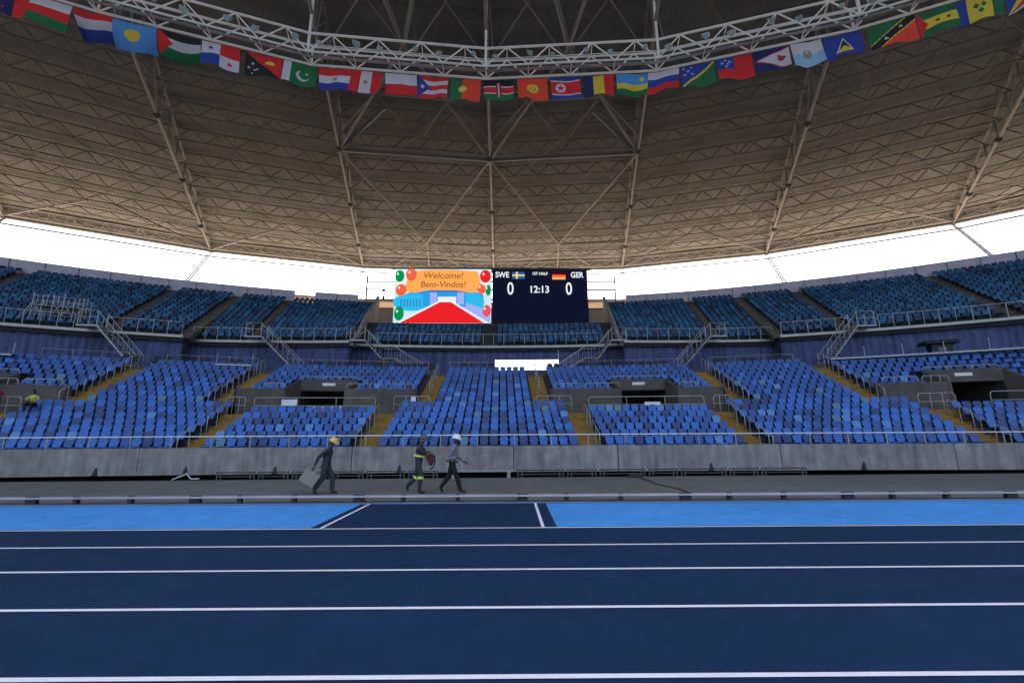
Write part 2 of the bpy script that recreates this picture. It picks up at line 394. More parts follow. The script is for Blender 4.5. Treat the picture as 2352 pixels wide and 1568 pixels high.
# concourse behind the last row
b = MB(); n = 60
for i in range(n):
    a = -44+88*i/n; c = -44+88*(i+1)/n; z = zf(15)+0.25
    def rim(x, r=77): return CY+math.sqrt(r*r-x*x)
    b.face([(a, yc(16, a), z-0.6), (c, yc(16, c), z-0.6), (c, yc(16, c), z), (a, yc(16, a), z)])
    b.face([(a, yc(16, a), z), (c, yc(16, c), z), (c, rim(c), z), (a, rim(a), z)])
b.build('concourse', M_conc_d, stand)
ZC = zf(15)+0.25

# ------------------------------------------------------------ seats
def seat_mb(scale=1.0):
    b = MB(); w = 0.212
    # pan with rounded front lip (local -y is the front)
    prof = [(-0.20, 0.36), (-0.225, 0.40), (-0.20, 0.435), (-0.05, 0.425), (0.10, 0.41), (0.17, 0.43), (0.17, 0.39), (-0.05, 0.385)]
    pan = MB(); pan.prism([(-w+0.02, y, z) for y, z in prof], (2*w-0.04, 0, 0))
    back = MB()
    outl = [(-w+0.045, 0.42), (w-0.045, 0.42), (w-0.03, 0.52), (w, 0.60), (w, 0.70), (w-0.03, 0.76), (w-0.09, 0.79), (-w+0.09, 0.79), (-w+0.03, 0.76), (-w, 0.70), (-w, 0.60), (-w+0.03, 0.52)]
    back.prism([(x, 0.16+(z-0.42)*0.26, z) for x, z in outl], (0, 0.035, 0))
    leg = MB(); leg.box((0, 0.08, 0.19), (0.09, 0.12, 0.38))
    return pan, back, leg
pan, back, leg = seat_mb()
allseats = []   # (x, y, z, rz, colour, kind, meta)
def pick(k, x):  # higher rows drawn darker: roof shade put into colour, plus a cleaner blue
    r = random.random()
    if k >= 12: return 2 if r < 0.10 else (1 if r < 0.92 else 0)
    if r < 0.03: return 3
    if r < 0.05: return 4
    if r < 0.17: return 2
    if r < 0.42+0.03*k: return 1
    return 0
for k in range(NROW):
    for x0, x1, nb in blocks(k):
        if abs(nb) == 4: continue
        if k == KS-1 and False: continue
        nt = NOTCH.get(abs(nb)); s = 1 if nb > 0 else -1
        n = int((x1-x0-0.06)/0.5)
        for i in range(n):
            x = x0+((x1-x0)-n*0.5)/2+0.25+0.5*i
            if nt and 9 <= k <= 11 and nt[0]-0.45 < s*x < nt[1]+0.45: continue
            if k == 6 and abs(nb) in (2,) : 
                if False: continue
            y = yc(k, x)+0.42
            allseats.append([x, y, zf(k), nrm(k, x), pick(k, x), k, nb, i, n])
fwd = Vector((math.sin(R_(1.5)), math.cos(R_(1.5)), 0))
rgt = Vector((fwd.y, -fwd.x, 0))
def vis(s):
    v = Vector((s[0], s[1], s[2]+0.5))-CAMP; d = v.x*fwd.x+v.y*fwd.y; return d, abs((v.x*rgt.x+v.y*rgt.y)/d) < 1.20
cand = sorted([s for s in allseats if vis(s)[1]], key=lambda s: vis(s)[0])
near = cand[:300]; near_ids = set(id(s) for s in near)
BN = {0: 'centre block', 1: 'first block right of centre', 2: 'second block right of centre', 3: 'third block right of centre', -1: 'first block left of centre', -2: 'second block left of centre', -3: 'third block left of centre'}
CN = ['bright blue', 'deep blue', 'dark navy', 'pale faded blue', 'faded grey-blue']
pm = [pan.mesh('seat_pan', c) for c in SEATC]; bmm = [back.mesh('backrest', c) for c in SEATC]; lm = leg.mesh('bracket', M_dark)
for s in near:
    x, y, z, rz, c, k, nb, i, n = s
    rowname = 'front row' if k == 0 else '%s row' % O(k)
    o = thing('stadium_seat', '%s seat, %s, %s, %s from left' % (CN[c], rowname, BN[nb], O(i)), 'seat', (x, y, z), rz+random.uniform(-0.03, 0.03), 'blue plastic seats of the lower stand')
    for nm, me in (('seat_pan', pm[c]), ('backrest', bmm[c]), ('bracket', lm)):
        p = bpy.data.objects.new(nm, me); COL.objects.link(p); p.parent = o
far = MB(); FM = SEATC+SEATU+[M_dark]
def add_seat(x, y, z, rz, ci, with_leg=False):
    cs, sn = math.cos(rz), math.sin(rz)
    for part, m in ((pan, ci), (back, ci)) + (((leg, len(FM)-1),) if with_leg else ()):
        i = len(far.v)
        far.v += [(x+vx*cs-vy*sn, y+vx*sn+vy*cs, z+vz) for vx, vy, vz in part.v]
        far.f += [tuple(i+q for q in f) for f in part.f]; far.m += [m]*len(part.f)
for s in allseats:
    if id(s) not in near_ids: add_seat(s[0], s[1], s[2], s[3], s[4])

# ------------------------------------------------------------ upper stand
DB, ZB0, ZB1, NU = 88.0, 9.25, 16.7, 17
def rfront(a): 
    a = abs(a); return 74.6 if a < 9.0 else (73.2+2.5*(a-9)/9.5 if a < 18.5 else 74.1)
def rv(r, a): return r(a) if callable(r) else r
UA = [15.1, 18.5, 22.2, 29.5, 36.5]
def aisle_hw(r): return math.degrees(0.45/r)
up = thing('upper_stand', 'upper stand of steep dark concrete rows split round the scoreboard', 'grandstand', (0, 0, 0))
ut = MB(); us = MB()
def arc_quad(mb, r0, r1, z0, z1, a0, a1, mi=0, step=1.4):
    n = max(1, int(math.ceil((a1-a0)/step)))
    for i in range(n):
        p, q = a0+(a1-a0)*i/n, a0+(a1-a0)*(i+1)/n
        mb.face([pol(rv(r0, p+1e-6*(q-p)), p, z0), pol(rv(r0, q-1e-6*(q-p)), q, z0), pol(rv(r1, q-1e-6*(q-p)), q, z1), pol(rv(r1, p+1e-6*(q-p)), p, z1)], mi)
def useats(a0, a1, r, z, k):
    L = R_(a1-a0)*rv(r, (a0+a1)/2); n = int((L-0.1)/0.5)
    for i in range(n):
        a = a0+(a1-a0)*(i+0.5)/n; p = pol(rv(r, a), a, z); u = random.random()
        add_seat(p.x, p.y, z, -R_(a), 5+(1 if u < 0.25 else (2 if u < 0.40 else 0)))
LIM = 43
for s in (-1, 1):
    edges = [9.0]+UA+[LIM]
    for e0, e1 in zip(edges, edges[1:]):
        ri = (ZB1-ZB0)/NU; fq = (9.0001, 18.4999) if e0 < 18.4 else (18.5001, 99)
        def rk(t, lo=fq[0], hi=fq[1]): return lambda a: (lambda f: f+(DB-f)*t/NU)(rfront(max(lo, min(hi, abs(a)))))
        for k in range(NU):
            r0 = rk(k); rm = 74+k*0.82; z = ZB0+k*ri
            A0, A1 = (e0, e1) if s > 0 else (-e1, -e0)
            arc_quad(ut, r0, r0, z-ri-0.02, z, A0, A1); arc_quad(ut, r0, rk(k+1), z, z, A0, A1)
            h = aisle_hw(rm); i0 = e0+(h if e0 != 9.0 else 0.12); i1 = e1-h
            B0, B1 = (i0, i1) if s > 0 else (-i1, -i0)
            useats(B0, B1, rk(k+0.54), z, k)
    for e in UA:
        rf = rfront(e) if e != 18.5 else 74.1; tr = (DB-rf)/NU; ri = (ZB1-ZB0)/NU
        b = MB(); h = aisle_hw(80)
        for k in range(NU*2):
            r0 = rf+k*tr/2; z = ZB0-ri+ (k+1)*ri/2+ri*0.0+0.24; a = s*e
            arc_quad(b, r0, r0, z-ri/2-0.03, z, a-h, a+h, step=9); arc_quad(b, r0, r0+tr/2, z, z, a-h, a+h, step=9)
            for q in (a-h, a+h): b.face([pol(r0, q, z-0.5), pol(r0+tr/2, q, z-0.5), pol(r0+tr/2, q, z), pol(r0, q, z)])
        b.build('stair', M_brown, up)
# centre rows under the scoreboard
for k in range(7):
    r0 = 74.6+0.8*k; z = ZB0+0.435*k
    arc_quad(ut, r0, r0, z-0.45, z, -9.0, 9.0); arc_quad(ut, r0, r0+0.8, z, z, -9.0, 9.0)
    useats(-8.0, -0.55, r0+0.42, z, k); useats(0.55, 8.0, r0+0.42, z, k)
arc_quad(ut, 80.2, 80.2, ZB0+2.6, ZB0+3.35, -9.0, 9.0); arc_quad(ut, 80.2, 90, ZB0+3.35, ZB0+3.35, -9.0, 9.0)
for s in (-1, 1):   # step wall where the deeper outer rows meet the inner ones
    for k in range(NU):
        r0 = 74.1+k*(DB-74.1)/NU; r1 = r0+(DB-74.1)/NU; ri = (ZB1-ZB0)/NU; z = ZB0+k*ri
        ut.face([pol(r0, s*18.5, z-1.6), pol(r1, s*18.5, z-1.6), pol(r1, s*18.5, z+0.01), pol(r0, s*18.5, z+0.01)])
ut.build('terrace', M_terrace, up)
GO, GZ = 110.0, 18.9
# added unseen ring behind the upper stand, bounces sunlight onto the roof edge
for i in range(12):
    a0 = -60+10*i; b = MB(); arc_quad(b, 93.0, GO, GZ, GZ, a0, a0+10); arc_quad(b, GO, 93.0, GZ-0.3, GZ-0.3, a0, a0+10); arc_quad(b, GO, GO, GZ-0.3, GZ, a0, a0+10); arc_quad(b, 93.0, 93.0, GZ-0.3, GZ, a0, a0+10); b.build('bounce_ring', mat('bounce_ring_tan', (0.86, 0.65, 0.46), 0.9, noise=0.1, scale=0.5), up)
# fascia slabs
for s in (-1, 1):
    for a0, a1 in ((9.0, 18.5), (18.5, LIM)):
        b = MB(); A0, A1 = (a0, a1) if s > 0 else (-a1, -a0)
        def rr(d, lo=a0+1e-4, hi=a1-1e-4): return lambda a: rfront(max(lo, min(hi, abs(a))))+d
        arc_quad(b, rr(-0.25), rr(-0.25), ZB0-0.22, ZB0-0.02, A0, A1); arc_quad(b, rr(-0.25), rr(0.3), ZB0-0.02, ZB0-0.02, A0, A1); arc_quad(b, rr(0.6), rr(-0.25), ZB0-0.22, ZB0-0.22, A0, A1)
        for a in (A0, A1): f = rr(0)(a); b.face([pol(f-0.25, a, ZB0-0.22), pol(f+0.5, a, ZB0-0.22), pol(f+0.5, a, ZB0-0.02), pol(f-0.25, a, ZB0-0.02)])
        b.build('fascia', M_galv, up)
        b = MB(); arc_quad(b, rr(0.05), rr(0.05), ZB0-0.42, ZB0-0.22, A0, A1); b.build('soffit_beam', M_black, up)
b = MB(); arc_quad(b, 74.35, 74.35, ZB0-0.22, ZB0-0.02, -9, 9); arc_quad(b, 74.35, 74.9, ZB0-0.02, ZB0-0.02, -9, 9); arc_quad(b, 75.2, 74.35, ZB0-0.22, ZB0-0.22, -9, 9); b.build('fascia', M_galv, up)
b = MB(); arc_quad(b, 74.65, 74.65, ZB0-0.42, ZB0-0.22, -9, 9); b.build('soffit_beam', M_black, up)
# side walls of the scoreboard gap
for s in (-1, 1):
    b = MB(); a = s*9.0; t = s*-0.22
    pts = [(73.25, ZB0-0.4), (73.25, ZB0-0.01), (75.2, ZB0+0.9), (79, ZB0+3.4), (88.3, 17.9), (88.3, ZB0-0.2)]
    b.prism([pol(r, a, z) for r, z in pts], pol(80, a+t)-pol(80, a)); b.build('gap_wall', M_parap if False else M_conc, up, recalc=True)
# back parapet of pale panels
def parapet(a0, a1):
    o = thing('parapet', None, None); n = max(1, int(round((a1-a0)/1.55))); 
    for i in range(n):
        p, q = a0+(a1-a0)*i/n+0.001, a0+(a1-a0)*(i+1)/n-0.001; b = MB()
        arc_quad(b, 88.25, 88.25, ZB1-0.2, 17.95, p, q, step=9); arc_quad(b, 88.25, 88.37, 17.95, 17.95, p, q, step=9); arc_quad(b, 88.37, 88.37, 17.95, ZB1-0.2, p, q, step=9)
        for e in (p, q): b.face([pol(88.25, e, ZB1-0.2), pol(88.37, e, ZB1-0.2), pol(88.37, e, 17.95), pol(88.25, e, 17.95)])
        b.build('panel', M_parap, o)
        b = MB(); b.tube(pol(88.22, q, ZB1-0.2), pol(88.22, q, 17.9), 0.03, 4); b.build('panel_post', M_dark, o)
    return o
tag(parapet(-LIM, -14.9), 'long pale lavender panel parapet along the back of the upper stand, left side', 'parapet wall', 'parapets behind the upper stand')
tag(parapet(-13.5, -10.4), 'short pale lavender parapet piece just left of the scoreboard', 'parapet wall', 'parapets behind the upper stand')
tag(parapet(10.6, LIM), 'long pale lavender panel parapet along the back of the upper stand, right side', 'parapet wall', 'parapets behind the upper stand')
for s in (-1, 1):
    for (a0, a1) in ((9.0, 10.5),):
        b = MB(); A0, A1 = (a0, a1) if s > 0 else (-a1, -a0); arc_quad(b, 88.25, 88.25, ZB1-0.5, ZB1+0.5, A0, A1); b.build('back_kerb', M_conc, up)

# purple drape wall under the upper stand
dw = thing('drape_wall', 'purple-blue pleated drape wall under the upper stand, behind the lower stand', 'wall', (0, 0, 0))
def drape(a0, a1, r, z0, z1):
    b = MB(); n = int((a1-a0)*R_(1)*74/0.22)
    R0 = r
    for i in range(n):
        p, q = a0+(a1-a0)*i/n, a0+(a1-a0)*(i+1)/n
        c0 = R0 if R0 else rfront(max(9.001, min(18.499, abs(p))))+0.35; c1 = R0 if R0 else rfront(max(9.001, min(18.499, abs(q))))+0.35
        r0, r1 = c0+(0.05 if i % 2 else -0.03), c1+(0.05 if (i+1) % 2 else -0.03)
        b.face([pol(r0, p, z0), pol(r1, q, z0), pol(r1, q, z1), pol(r0, p, z1)])
    b.build('drape', M_purple, dw)
zt = ZB0-0.3
drape(-LIM, -18.5, 74.45, ZC, zt); drape(-18.5, -9, None, ZC, zt); drape(-9, 0.45, 74.9, ZC, zt); drape(0.45, 4.75, 74.9, ZC+1.75, zt); drape(0.45, 4.75, 74.9, ZC, ZC+0.85); drape(4.75, 9, 74.9, ZC, zt); drape(9, 18.5, None, ZC, zt); drape(18.5, LIM, 74.45, ZC, zt)
b = MB()
for a, r0, r1 in ((-18.5, 74.3, 76.2), (18.5, 74.3, 76.2), (-9, 73.15, 75), (9, 73.15, 75)): b.face([pol(r0, a, ZC), pol(r1, a, ZC), pol(r1, a, ZB0-0.03), pol(r0, a, ZB0-0.03)])
b.build('drape_return', M_purple, dw)
for a in (1.9, 3.2):
    b = MB(); b.tube(pol(74.95, a, ZC), pol(74.95, a, ZC+1.75), 0.02, 6); b.build('opening_mullion', M_dark, dw)

# railings on the edge of the upper stand
def arc_rail(name, label, a0, a1, r, z, h=1.0, sp=0.9, mt=M_rail, mid=False, cat='railing', group=None, pr=0.02):
    o = thing(name, label, cat, (0, 0, z), group=group)
    L = R_(a1-a0)*74; n = max(1, int(round(L/sp)))
    rc = r
    def pol(rq, a, z=0.0): return globals()['pol'](rv(rq, a), a, z)
    b = MB(); b.path([pol(r, a0+(a1-a0)*i/max(2, n//2), h) for i in range(max(2, n//2)+1)], pr+0.004, 6); b.build('handrail', mt, o)
    if mid: b = MB(); b.path([pol(r, a0+(a1-a0)*i/max(2, n//2), h*0.5) for i in range(max(2, n//2)+1)], pr*0.7, 5); b.build('mid_rail', mt, o)
    for i in range(n+1):
        a = a0+(a1-a0)*i/n; hh = h; b = MB(); b.tube(pol(r, a, 0), pol(r, a, hh), pr*(1.25 if i % 2 == 0 else 0.8), 6); b.build('post', mt, o)
    return o
GR = 'steel railings on the edge of the upper stand'
RIN = lambda a: rfront(max(9.001, min(18.499, abs(a))))-0.2
arc_rail('edge_railing', 'grey railing on the edge of the upper rows under the scoreboard', -7.4, 7.4, 74.3, ZB0, group=GR)
arc_rail('edge_railing', 'grey upper stand railing between first and second steel stairs left of scoreboard', -14.0, -9.2, RIN, ZB0, group=GR)
arc_rail('edge_railing', 'grey upper stand railing left of second steel stair, ending at the stepped edge', -18.4, -15.0, RIN, ZB0, group=GR)
arc_rail('edge_railing', 'grey upper stand railing between stepped edge and far left steel stair', -22.2, -18.6, 73.9, ZB0, group=GR)
arc_rail('edge_railing', 'grey upper stand railing at the far left, below the pipe scaffold', -38, -23.6, 73.9, ZB0, group=GR)
arc_rail('edge_railing', 'grey upper stand railing between first and second steel stairs right of scoreboard', 9.2, 14.0, RIN, ZB0, group=GR)
arc_rail('edge_railing', 'grey upper stand railing right of second steel stair, ending at the stepped edge', 15.0, 18.4, RIN, ZB0, group=GR)
arc_rail('edge_railing', 'grey upper stand railing between stepped edge and far right steel stair', 18.6, 22.2, 73.9, ZB0, group=GR)
arc_rail('edge_railing', 'grey upper stand railing at the far right, above the black booth', 23.6, 40, 73.9, ZB0, group=GR)
# thin rails along the concourse edge
GC = 'thin rails along the concourse behind the lower stand'
def conc_rail(x0, x1, label, h=0.95, dz=0.0, pr=0.014, sp=1.6, dy=0.12, mt=None):
    o = thing('concourse_rail', label, 'railing', (0, 0, ZC+dz), group=GC); n = max(1, int(round(abs(x1-x0)/sp)))
    mt = mt or M_galv
    b = MB(); b.path([(x0+(x1-x0)*i/n, yc(16, x0+(x1-x0)*i/n)+dy, h) for i in range(n+1)], pr, 6); b.build('handrail', mt, o)
    for i in range(n+1):
        x = x0+(x1-x0)*i/n; b = MB(); b.tube((x, yc(16, x)+dy, 0), (x, yc(16, x)+dy, h), pr, 6); b.build('post', mt, o)
conc_rail(-2.9, 2.9, 'thin rail on the concourse behind the top of the centre block')
conc_rail(-15.0, -4.6, 'thin rail on the concourse behind the left entrance block')
conc_rail(4.6, 15.0, 'thin rail on the concourse behind the right entrance block')
conc_rail(-22.4, -16.9, 'thin rail on the concourse left of the second steel stair')
conc_rail(16.9, 22.4, 'thin rail on the concourse right of the second steel stair')
conc_rail(-28.6, -24.4, 'thin rail on the far left concourse, right of the raised slab')
# raised slabs over the last rows
def slab(x0, x1, label, dz=0.55):
    o = thing('raised_slab', label, 'platform', (0, 0, 0), group='raised concourse slabs with rails')
    n = max(2, int((x1-x0)/1.5)); z = ZC+dz-0.25; b = MB(); u = MB(); c2 = MB(); k0 = 15.35
    for i in range(n):
        a = x0+(x1-x0)*i/n; c = x0+(x1-x0)*(i+1)/n
        b.face([(a, yc(k0, a), z), (c, yc(k0, c), z), (c, yc(k0, c), z+0.10), (a, yc(k0, a), z+0.10)]); b.face([(a, yc(k0, a), z+0.10), (c, yc(k0, c), z+0.10), (c, yc(17.5, c), z+0.10), (a, yc(17.5, a), z+0.10)])
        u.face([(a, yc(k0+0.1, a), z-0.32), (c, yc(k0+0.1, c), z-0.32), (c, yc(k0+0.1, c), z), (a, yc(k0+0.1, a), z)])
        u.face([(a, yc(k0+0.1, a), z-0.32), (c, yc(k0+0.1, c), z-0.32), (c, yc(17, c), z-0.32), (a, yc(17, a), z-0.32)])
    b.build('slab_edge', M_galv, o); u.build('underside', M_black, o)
    c2 = MB(); nn = max(1, int((x1-x0)/1.9))
    for i in range(nn+1):
        x = x0+(x1-x0)*i/nn; b = MB(); b.tube((x, yc(k0, x)+0.08, z+0.1), (x, yc(k0, x)+0.08, z+0.75), 0.022, 6); b.sphere((x, yc(k0, x)+0.08, z+0.78), 0.05); b.build('post', M_rail, o)
slab(24.2, 38, 'long raised slab with white edge and posts at the right of the concourse')
slab(-38, -29.4, 'raised slab with black underside at the far left of the concourse')
slab(-19.2, -17.0, 'short raised slab with white edge above the second left stair', 0.5)

# steel stairs from the concourse to the upper stand
def steel_stair(a_top, a_bot, r, label, landing=False, flare=0.0):
    T = pol(r-0.55, a_top, ZB0+0.05); B = pol(r-1.2, a_bot, ZC+0.02)
    o = thing('steel_stair', label, 'stairs', tuple(B), group='steel stairs up to the upper stand')
    L = lambda p: tuple(Vector(p)-B)
    d = (T-B); hor = Vector((d.x, d.y, 0)).normalized(); nv = Vector((-hor.y, hor.x, 0))
    if nv.y > 0: nv = -nv     # towards the field
    segs = [(B, T)]
    if landing:
        m = B.lerp(T, 0.48); m2 = m+hor*1.1; segs = [(B, m), (m, m2), (m2, T)]
    for w in (0, 0.95):
        off = nv*w
        b = MB()
        for p, q in segs: b.tube(L(p+off+Vector((0,0,-0.05))), L(q+off+Vector((0,0,-0.05))), 0.055, 4)
        b.build('stringer', M_rail, o)
        b = MB()
        for p, q in segs:
            b.tube(L(p+off+Vector((0,0,0.95))), L(q+off+Vector((0,0,0.95))), 0.024, 6)
        b.build('handrail', M_rail, o)
        for p, q in segs:
            n = max(1, int((q-p).length/0.55))
            for i in range(n+1):
                c = p.lerp(q, i/n)+off; b = MB(); b.tube(L(c), L(c+Vector((0,0,0.95))), 0.016, 5); b.build('baluster', M_galv, o)
    b = MB()
    for p, q in segs:
        n = max(2, int((q-p).length/0.32))
        for i in range(n):
            c = p.lerp(q, (i+0.5)/n)+nv*0.475; b.box(L(c), (0.30, 0.9, 0.03), rz=math.atan2(hor.y, hor.x))
    b.build('treads', M_galv, o)
    # small top platform with a gate frame
    b = MB(); c = T-hor*0.0+hor*0.6+nv*0.45
    b.box(L(c+Vector((0,0,-0.06))), (1.3, 1.1, 0.1), rz=math.atan2(hor.y, hor.x)); b.build('top_platform', M_galv, o)
    b = MB()
    for u, w in ((0.0, 0), (1.2, 0), (1.2, 0.95), (0.0, 0.95)):
        c = T+hor*u+nv*w; b.tube(L(c), L(c+Vector((0,0,1.05))), 0.03, 6)
    for z in (0.55, 1.03):
        b.tube(L(T+hor*0+nv*0.95+Vector((0,0,z))), L(T+hor*1.2+nv*0.95+Vector((0,0,z))), 0.022, 6); b.tube(L(T+hor*1.2+nv*0.95+Vector((0,0,z))), L(T+hor*1.2+Vector((0,0,z))), 0.022, 6)
    b.build('platform_rail', M_rail, o)
steel_stair(-7.9, -4.1, 74.3, 'pale steel stair with mid landing just left of the scoreboard', True)
steel_stair(8.1, 4.6, 74.3, 'pale steel stair with mid landing just right of the scoreboard', True)
steel_stair(-14.0, -11.6, 74.3, 'pale steel stair, second to the left of the scoreboard')
steel_stair(14.2, 12.0, 74.3, 'pale steel stair, second to the right of the scoreboard')
steel_stair(-22.0, -19.9, 73.9, 'pale steel stair at the far left, near the pipe scaffold')
steel_stair(22.0, 20.1, 73.9, 'pale steel stair at the far right, left of the long raised slab')

# black chairs along the drape
ch = MB(); ch.box((0, 0, 0.42), (0.44, 0.42, 0.06)); ch.build
cb = MB(); cb.prism([(-0.21, 0.2, 0.46), (0.21, 0.2, 0.46), (0.23, 0.27, 0.80), (0.10, 0.29, 0.90), (-0.10, 0.29, 0.90), (-0.23, 0.27, 0.80)], (0, 0.04, 0))
def legm(sx, sy): cl = MB(); cl.tube((sx*0.19, sy*0.18, 0), (sx*0.19, sy*0.18, 0.4), 0.015, 5); return cl.mesh('leg', M_galv)
M_ink = mat('ink_black', (0.007, 0.007, 0.009), 0.6)
mch = [('seat_pan', ch.mesh('seat_pan', M_ink)), ('backrest', cb.mesh('backrest', M_ink))]+[('leg', legm(sx, sy)) for sx in (-1, 1) for sy in (-1, 1)]
pairs = [-24.6, -22.9, -20.6, -18.6, -13.2, -11.9, -10.7, -8.6, -6.7, -5.6, -4.7, -1.6, 0.05, 5.3, 7.7, 9.5, 11.3, 12.5, 13.6, 17.9, 19.8, 22.0]
for i, x in enumerate(pairs):
    for j in (0, 1):
        px = x+(0.26 if j else -0.26)
        o = thing('spectator_chair', '%s chair of the %s pair of black chairs along the purple drape, from left' % (('left', 'right')[j], O(i)), 'chair', (px, yc(16, px)+0.42, ZC), nrm(15, px), 'black chairs along the purple drape')
        for nm, me in mch: p = bpy.data.objects.new(nm, me); COL.objects.link(p); p.parent = o

# ------------------------------------------------------------ rails in the lower stand
GL = 'pipe rails on the stairs of the lower stand'
def hoop(pts, r=0.026, n=7): 
    b = MB(); b.path(pts, r, n); return b
def stair_rail(xc, k0, k1, label, off=-0.45):
    x = xc+off; o = thing('stair_rail', label, 'handrail', (x, yc(k0, x)+0.2, zf(k0)), group=GL)
    B = Vector(o.location)
    P = lambda k, dz: tuple(Vector((x, yc(k, x)+0.2, zf(k)+dz))-B)
    b = MB(); h = 0.88; b.path([P(k0, -0.1), P(k0, h-0.12), P(k0+0.12, h), P(k1-0.12, h), P(k1, h-0.12), P(k1, -0.1)], 0.024, 7); b.build('rail', M_rail, o, smooth=True)
    km = (k0+k1)/2; b = MB(); b.tube(P(km, -0.1), P(km, h), 0.018, 6); b.build('post', M_rail, o)
SN = {(-1, 0): 'left stair of the centre block', (1, 0): 'right stair of the centre block', (-1, 1): 'stair left of the left entrance block', (1, 1): 'stair right of the right entrance block', (-1, 2): 'far left stair', (1, 2): 'far right stair'}
for (s, j), nm in SN.items():
    offu = 0.0 if j == 0 else s*0.40
    for i, (k0, k1) in enumerate(((0.1, 2.3), (2.9, 5.1))): stair_rail(s*A_LO[j], k0, k1, 'pipe rail, %s of lower flight, %s' % (('bottom', 'top')[i], nm), s*0.35)
    segs = ((7.3, 9.0), (9.7, 11.4), (12.1, 13.8), (14.3, 15.7)) if j else ((10.0, 12.6), (13.0, 15.6))
    for i, (k0, k1) in enumerate(segs): stair_rail(s*A_UP[j], k0, k1, '%s pipe rail up the upper flight, %s' % (O(i), nm), offu)
def cross_rail(x0, x1, k, z, h, label, mid=True, dy=0.0):
    xm = (x0+x1)/2; o = thing('entrance_rail', label, 'railing', (xm, yc(k, xm)+dy, z), group='pipe rails round the stand entrances')
    B = Vector(o.location); n = max(3, int(abs(x1-x0)/1.0))
    P = lambda x, dz: tuple(Vector((x, yc(k, x)+dy, z+dz))-B)
    pts = [P(x0, 0), P(x0, h-0.14)]+[P(x0+(x1-x0)*(0.1/abs(x1-x0)+i/n*(1-0.2/abs(x1-x0))), h) for i in range(n+1)]+[P(x1, h-0.14), P(x1, 0)]
    b = MB(); b.path(pts, 0.026, 7); b.build('rail', M_rail, o, smooth=True)
    if mid: b = MB(); b.path([P(x0+(x1-x0)*i/n, h*0.5) for i in range(n+1)], 0.02, 6); b.build('mid_rail', M_rail, o)
    for i in range(1, n):
        if i % 2 == 0 or n < 4 : x = x0+(x1-x0)*i/n; b = MB(); b.tube(P(x, 0), P(x, h), 0.02, 6); b.build('post', M_rail, o)
for s, sd in ((-1, 'left'), (1, 'right')):
    zp = zf(6); zt = zf(9)+0.62
    cross_rail(s*(A_LO[0]+0.75), s*(A_LO[1]-0.75), 6, zp, 0.95, 'long two-bar pipe rail in front of the %s entrance passage' % sd, dy=0.1)
    cross_rail(s*3.3, s*5.5, 7, zf(6)+0.1, 1.0, 'small two-bar pipe rail beside the centre block, %s side' % sd, dy=0.1)
    cross_rail(s*(A_UP[1]-0.7), s*(A_LO[1]+0.2), 7.2, zf(6)+0.05, 1.0, 'small two-bar pipe rail at the outer end of the %s entrance passage' % sd, dy=0.1)
    cross_rail(s*(A_UP[0]+0.9), s*(NOTCH[1][0]-2.6), 9, zt, 0.36, 'low hoop rail on the %s retaining wall next to the centre stair' % sd, mid=False, dy=0.05)
    cross_rail(s*(NOTCH[1][0]-2.3), s*(NOTCH[1][0]-0.1), 9, zt, 0.36, 'low hoop rail on the %s retaining wall, inner side of the entrance' % sd, mid=False, dy=0.05)
    cross_rail(s*(NOTCH[1][1]+0.1), s*(NOTCH[1][1]+1.3), 9, zt, 0.36, 'short low hoop rail on the %s retaining wall, outer side of the entrance' % sd, mid=False, dy=0.05)
    cross_rail(s*(NOTCH[1][0]-0.1), s*(NOTCH[1][1]+0.1), 12, zf(12)+0.4, 0.22, 'low hoop rail above the %s entrance head wall' % sd, mid=False, dy=0.1)
    # far entrance blocks
    cross_rail(s*25.2, s*27.0, 7.0, zf(6), 0.95, 'two-bar pipe rail beside the far %s stair landing' % sd, dy=0.1)
    cross_rail(s*28.2, s*32.8, 6, zf(6), 0.95, 'long two-bar pipe rail in front of the far %s entrance passage' % sd, dy=0.1)
    cross_rail(s*24.4, s*26.2, 9, zt, 0.36, 'low hoop rail on the far %s retaining wall by the stair' % sd, mid=False, dy=0.05)
    cross_rail(s*26.4, s*27.7, 9, zt, 0.36, 'low hoop rail on the far %s retaining wall by the entrance' % sd, mid=False, dy=0.05)
    cross_rail(s*27.7, s*31.2, 12, zf(12)+0.4, 0.22, 'low hoop rail above the far %s entrance head wall' % sd, mid=False, dy=0.1)
# white boards hung on the entrance rails
def sign_board(x, y, z, w, h, label, name='notice_board', rz=0.0, extra=None):
    b = MB(); b.box((0, 0, 0), (w, 0.03, h))
    if extra: b.box((extra[0], -0.0, extra[1]), (extra[2], 0.03, extra[3]))
    o = b.build(name, M_white); o.location = (x, y, z); o.rotation_euler = (0, 0, rz); return tag(o, label, 'sign')
sign_board(-11.3, yc(6, 11)+0.02, zf(6)+0.66, 0.9, 0.36, 'white notice hung on the left entrance rail between its two bars')
sign_board(-9.3, yc(6, 9)+0.02, zf(6)+0.28, 2.0, 0.3, 'wide white board low behind the seats below the left entrance', extra=(-0.75, -0.15, 0.3, 0.4))
sign_board(10.2, yc(6, 10)+0.02, zf(6)+0.52, 0.95, 0.2, 'white T-shaped board below the right entrance rail', extra=(0.0, -0.25, 0.32, 0.4))
sign_board(-4.3, yc(7, 4.3)-0.0, zf(6)+0.92, 0.3, 0.3, 'small square white notice on the rail left of the centre block')

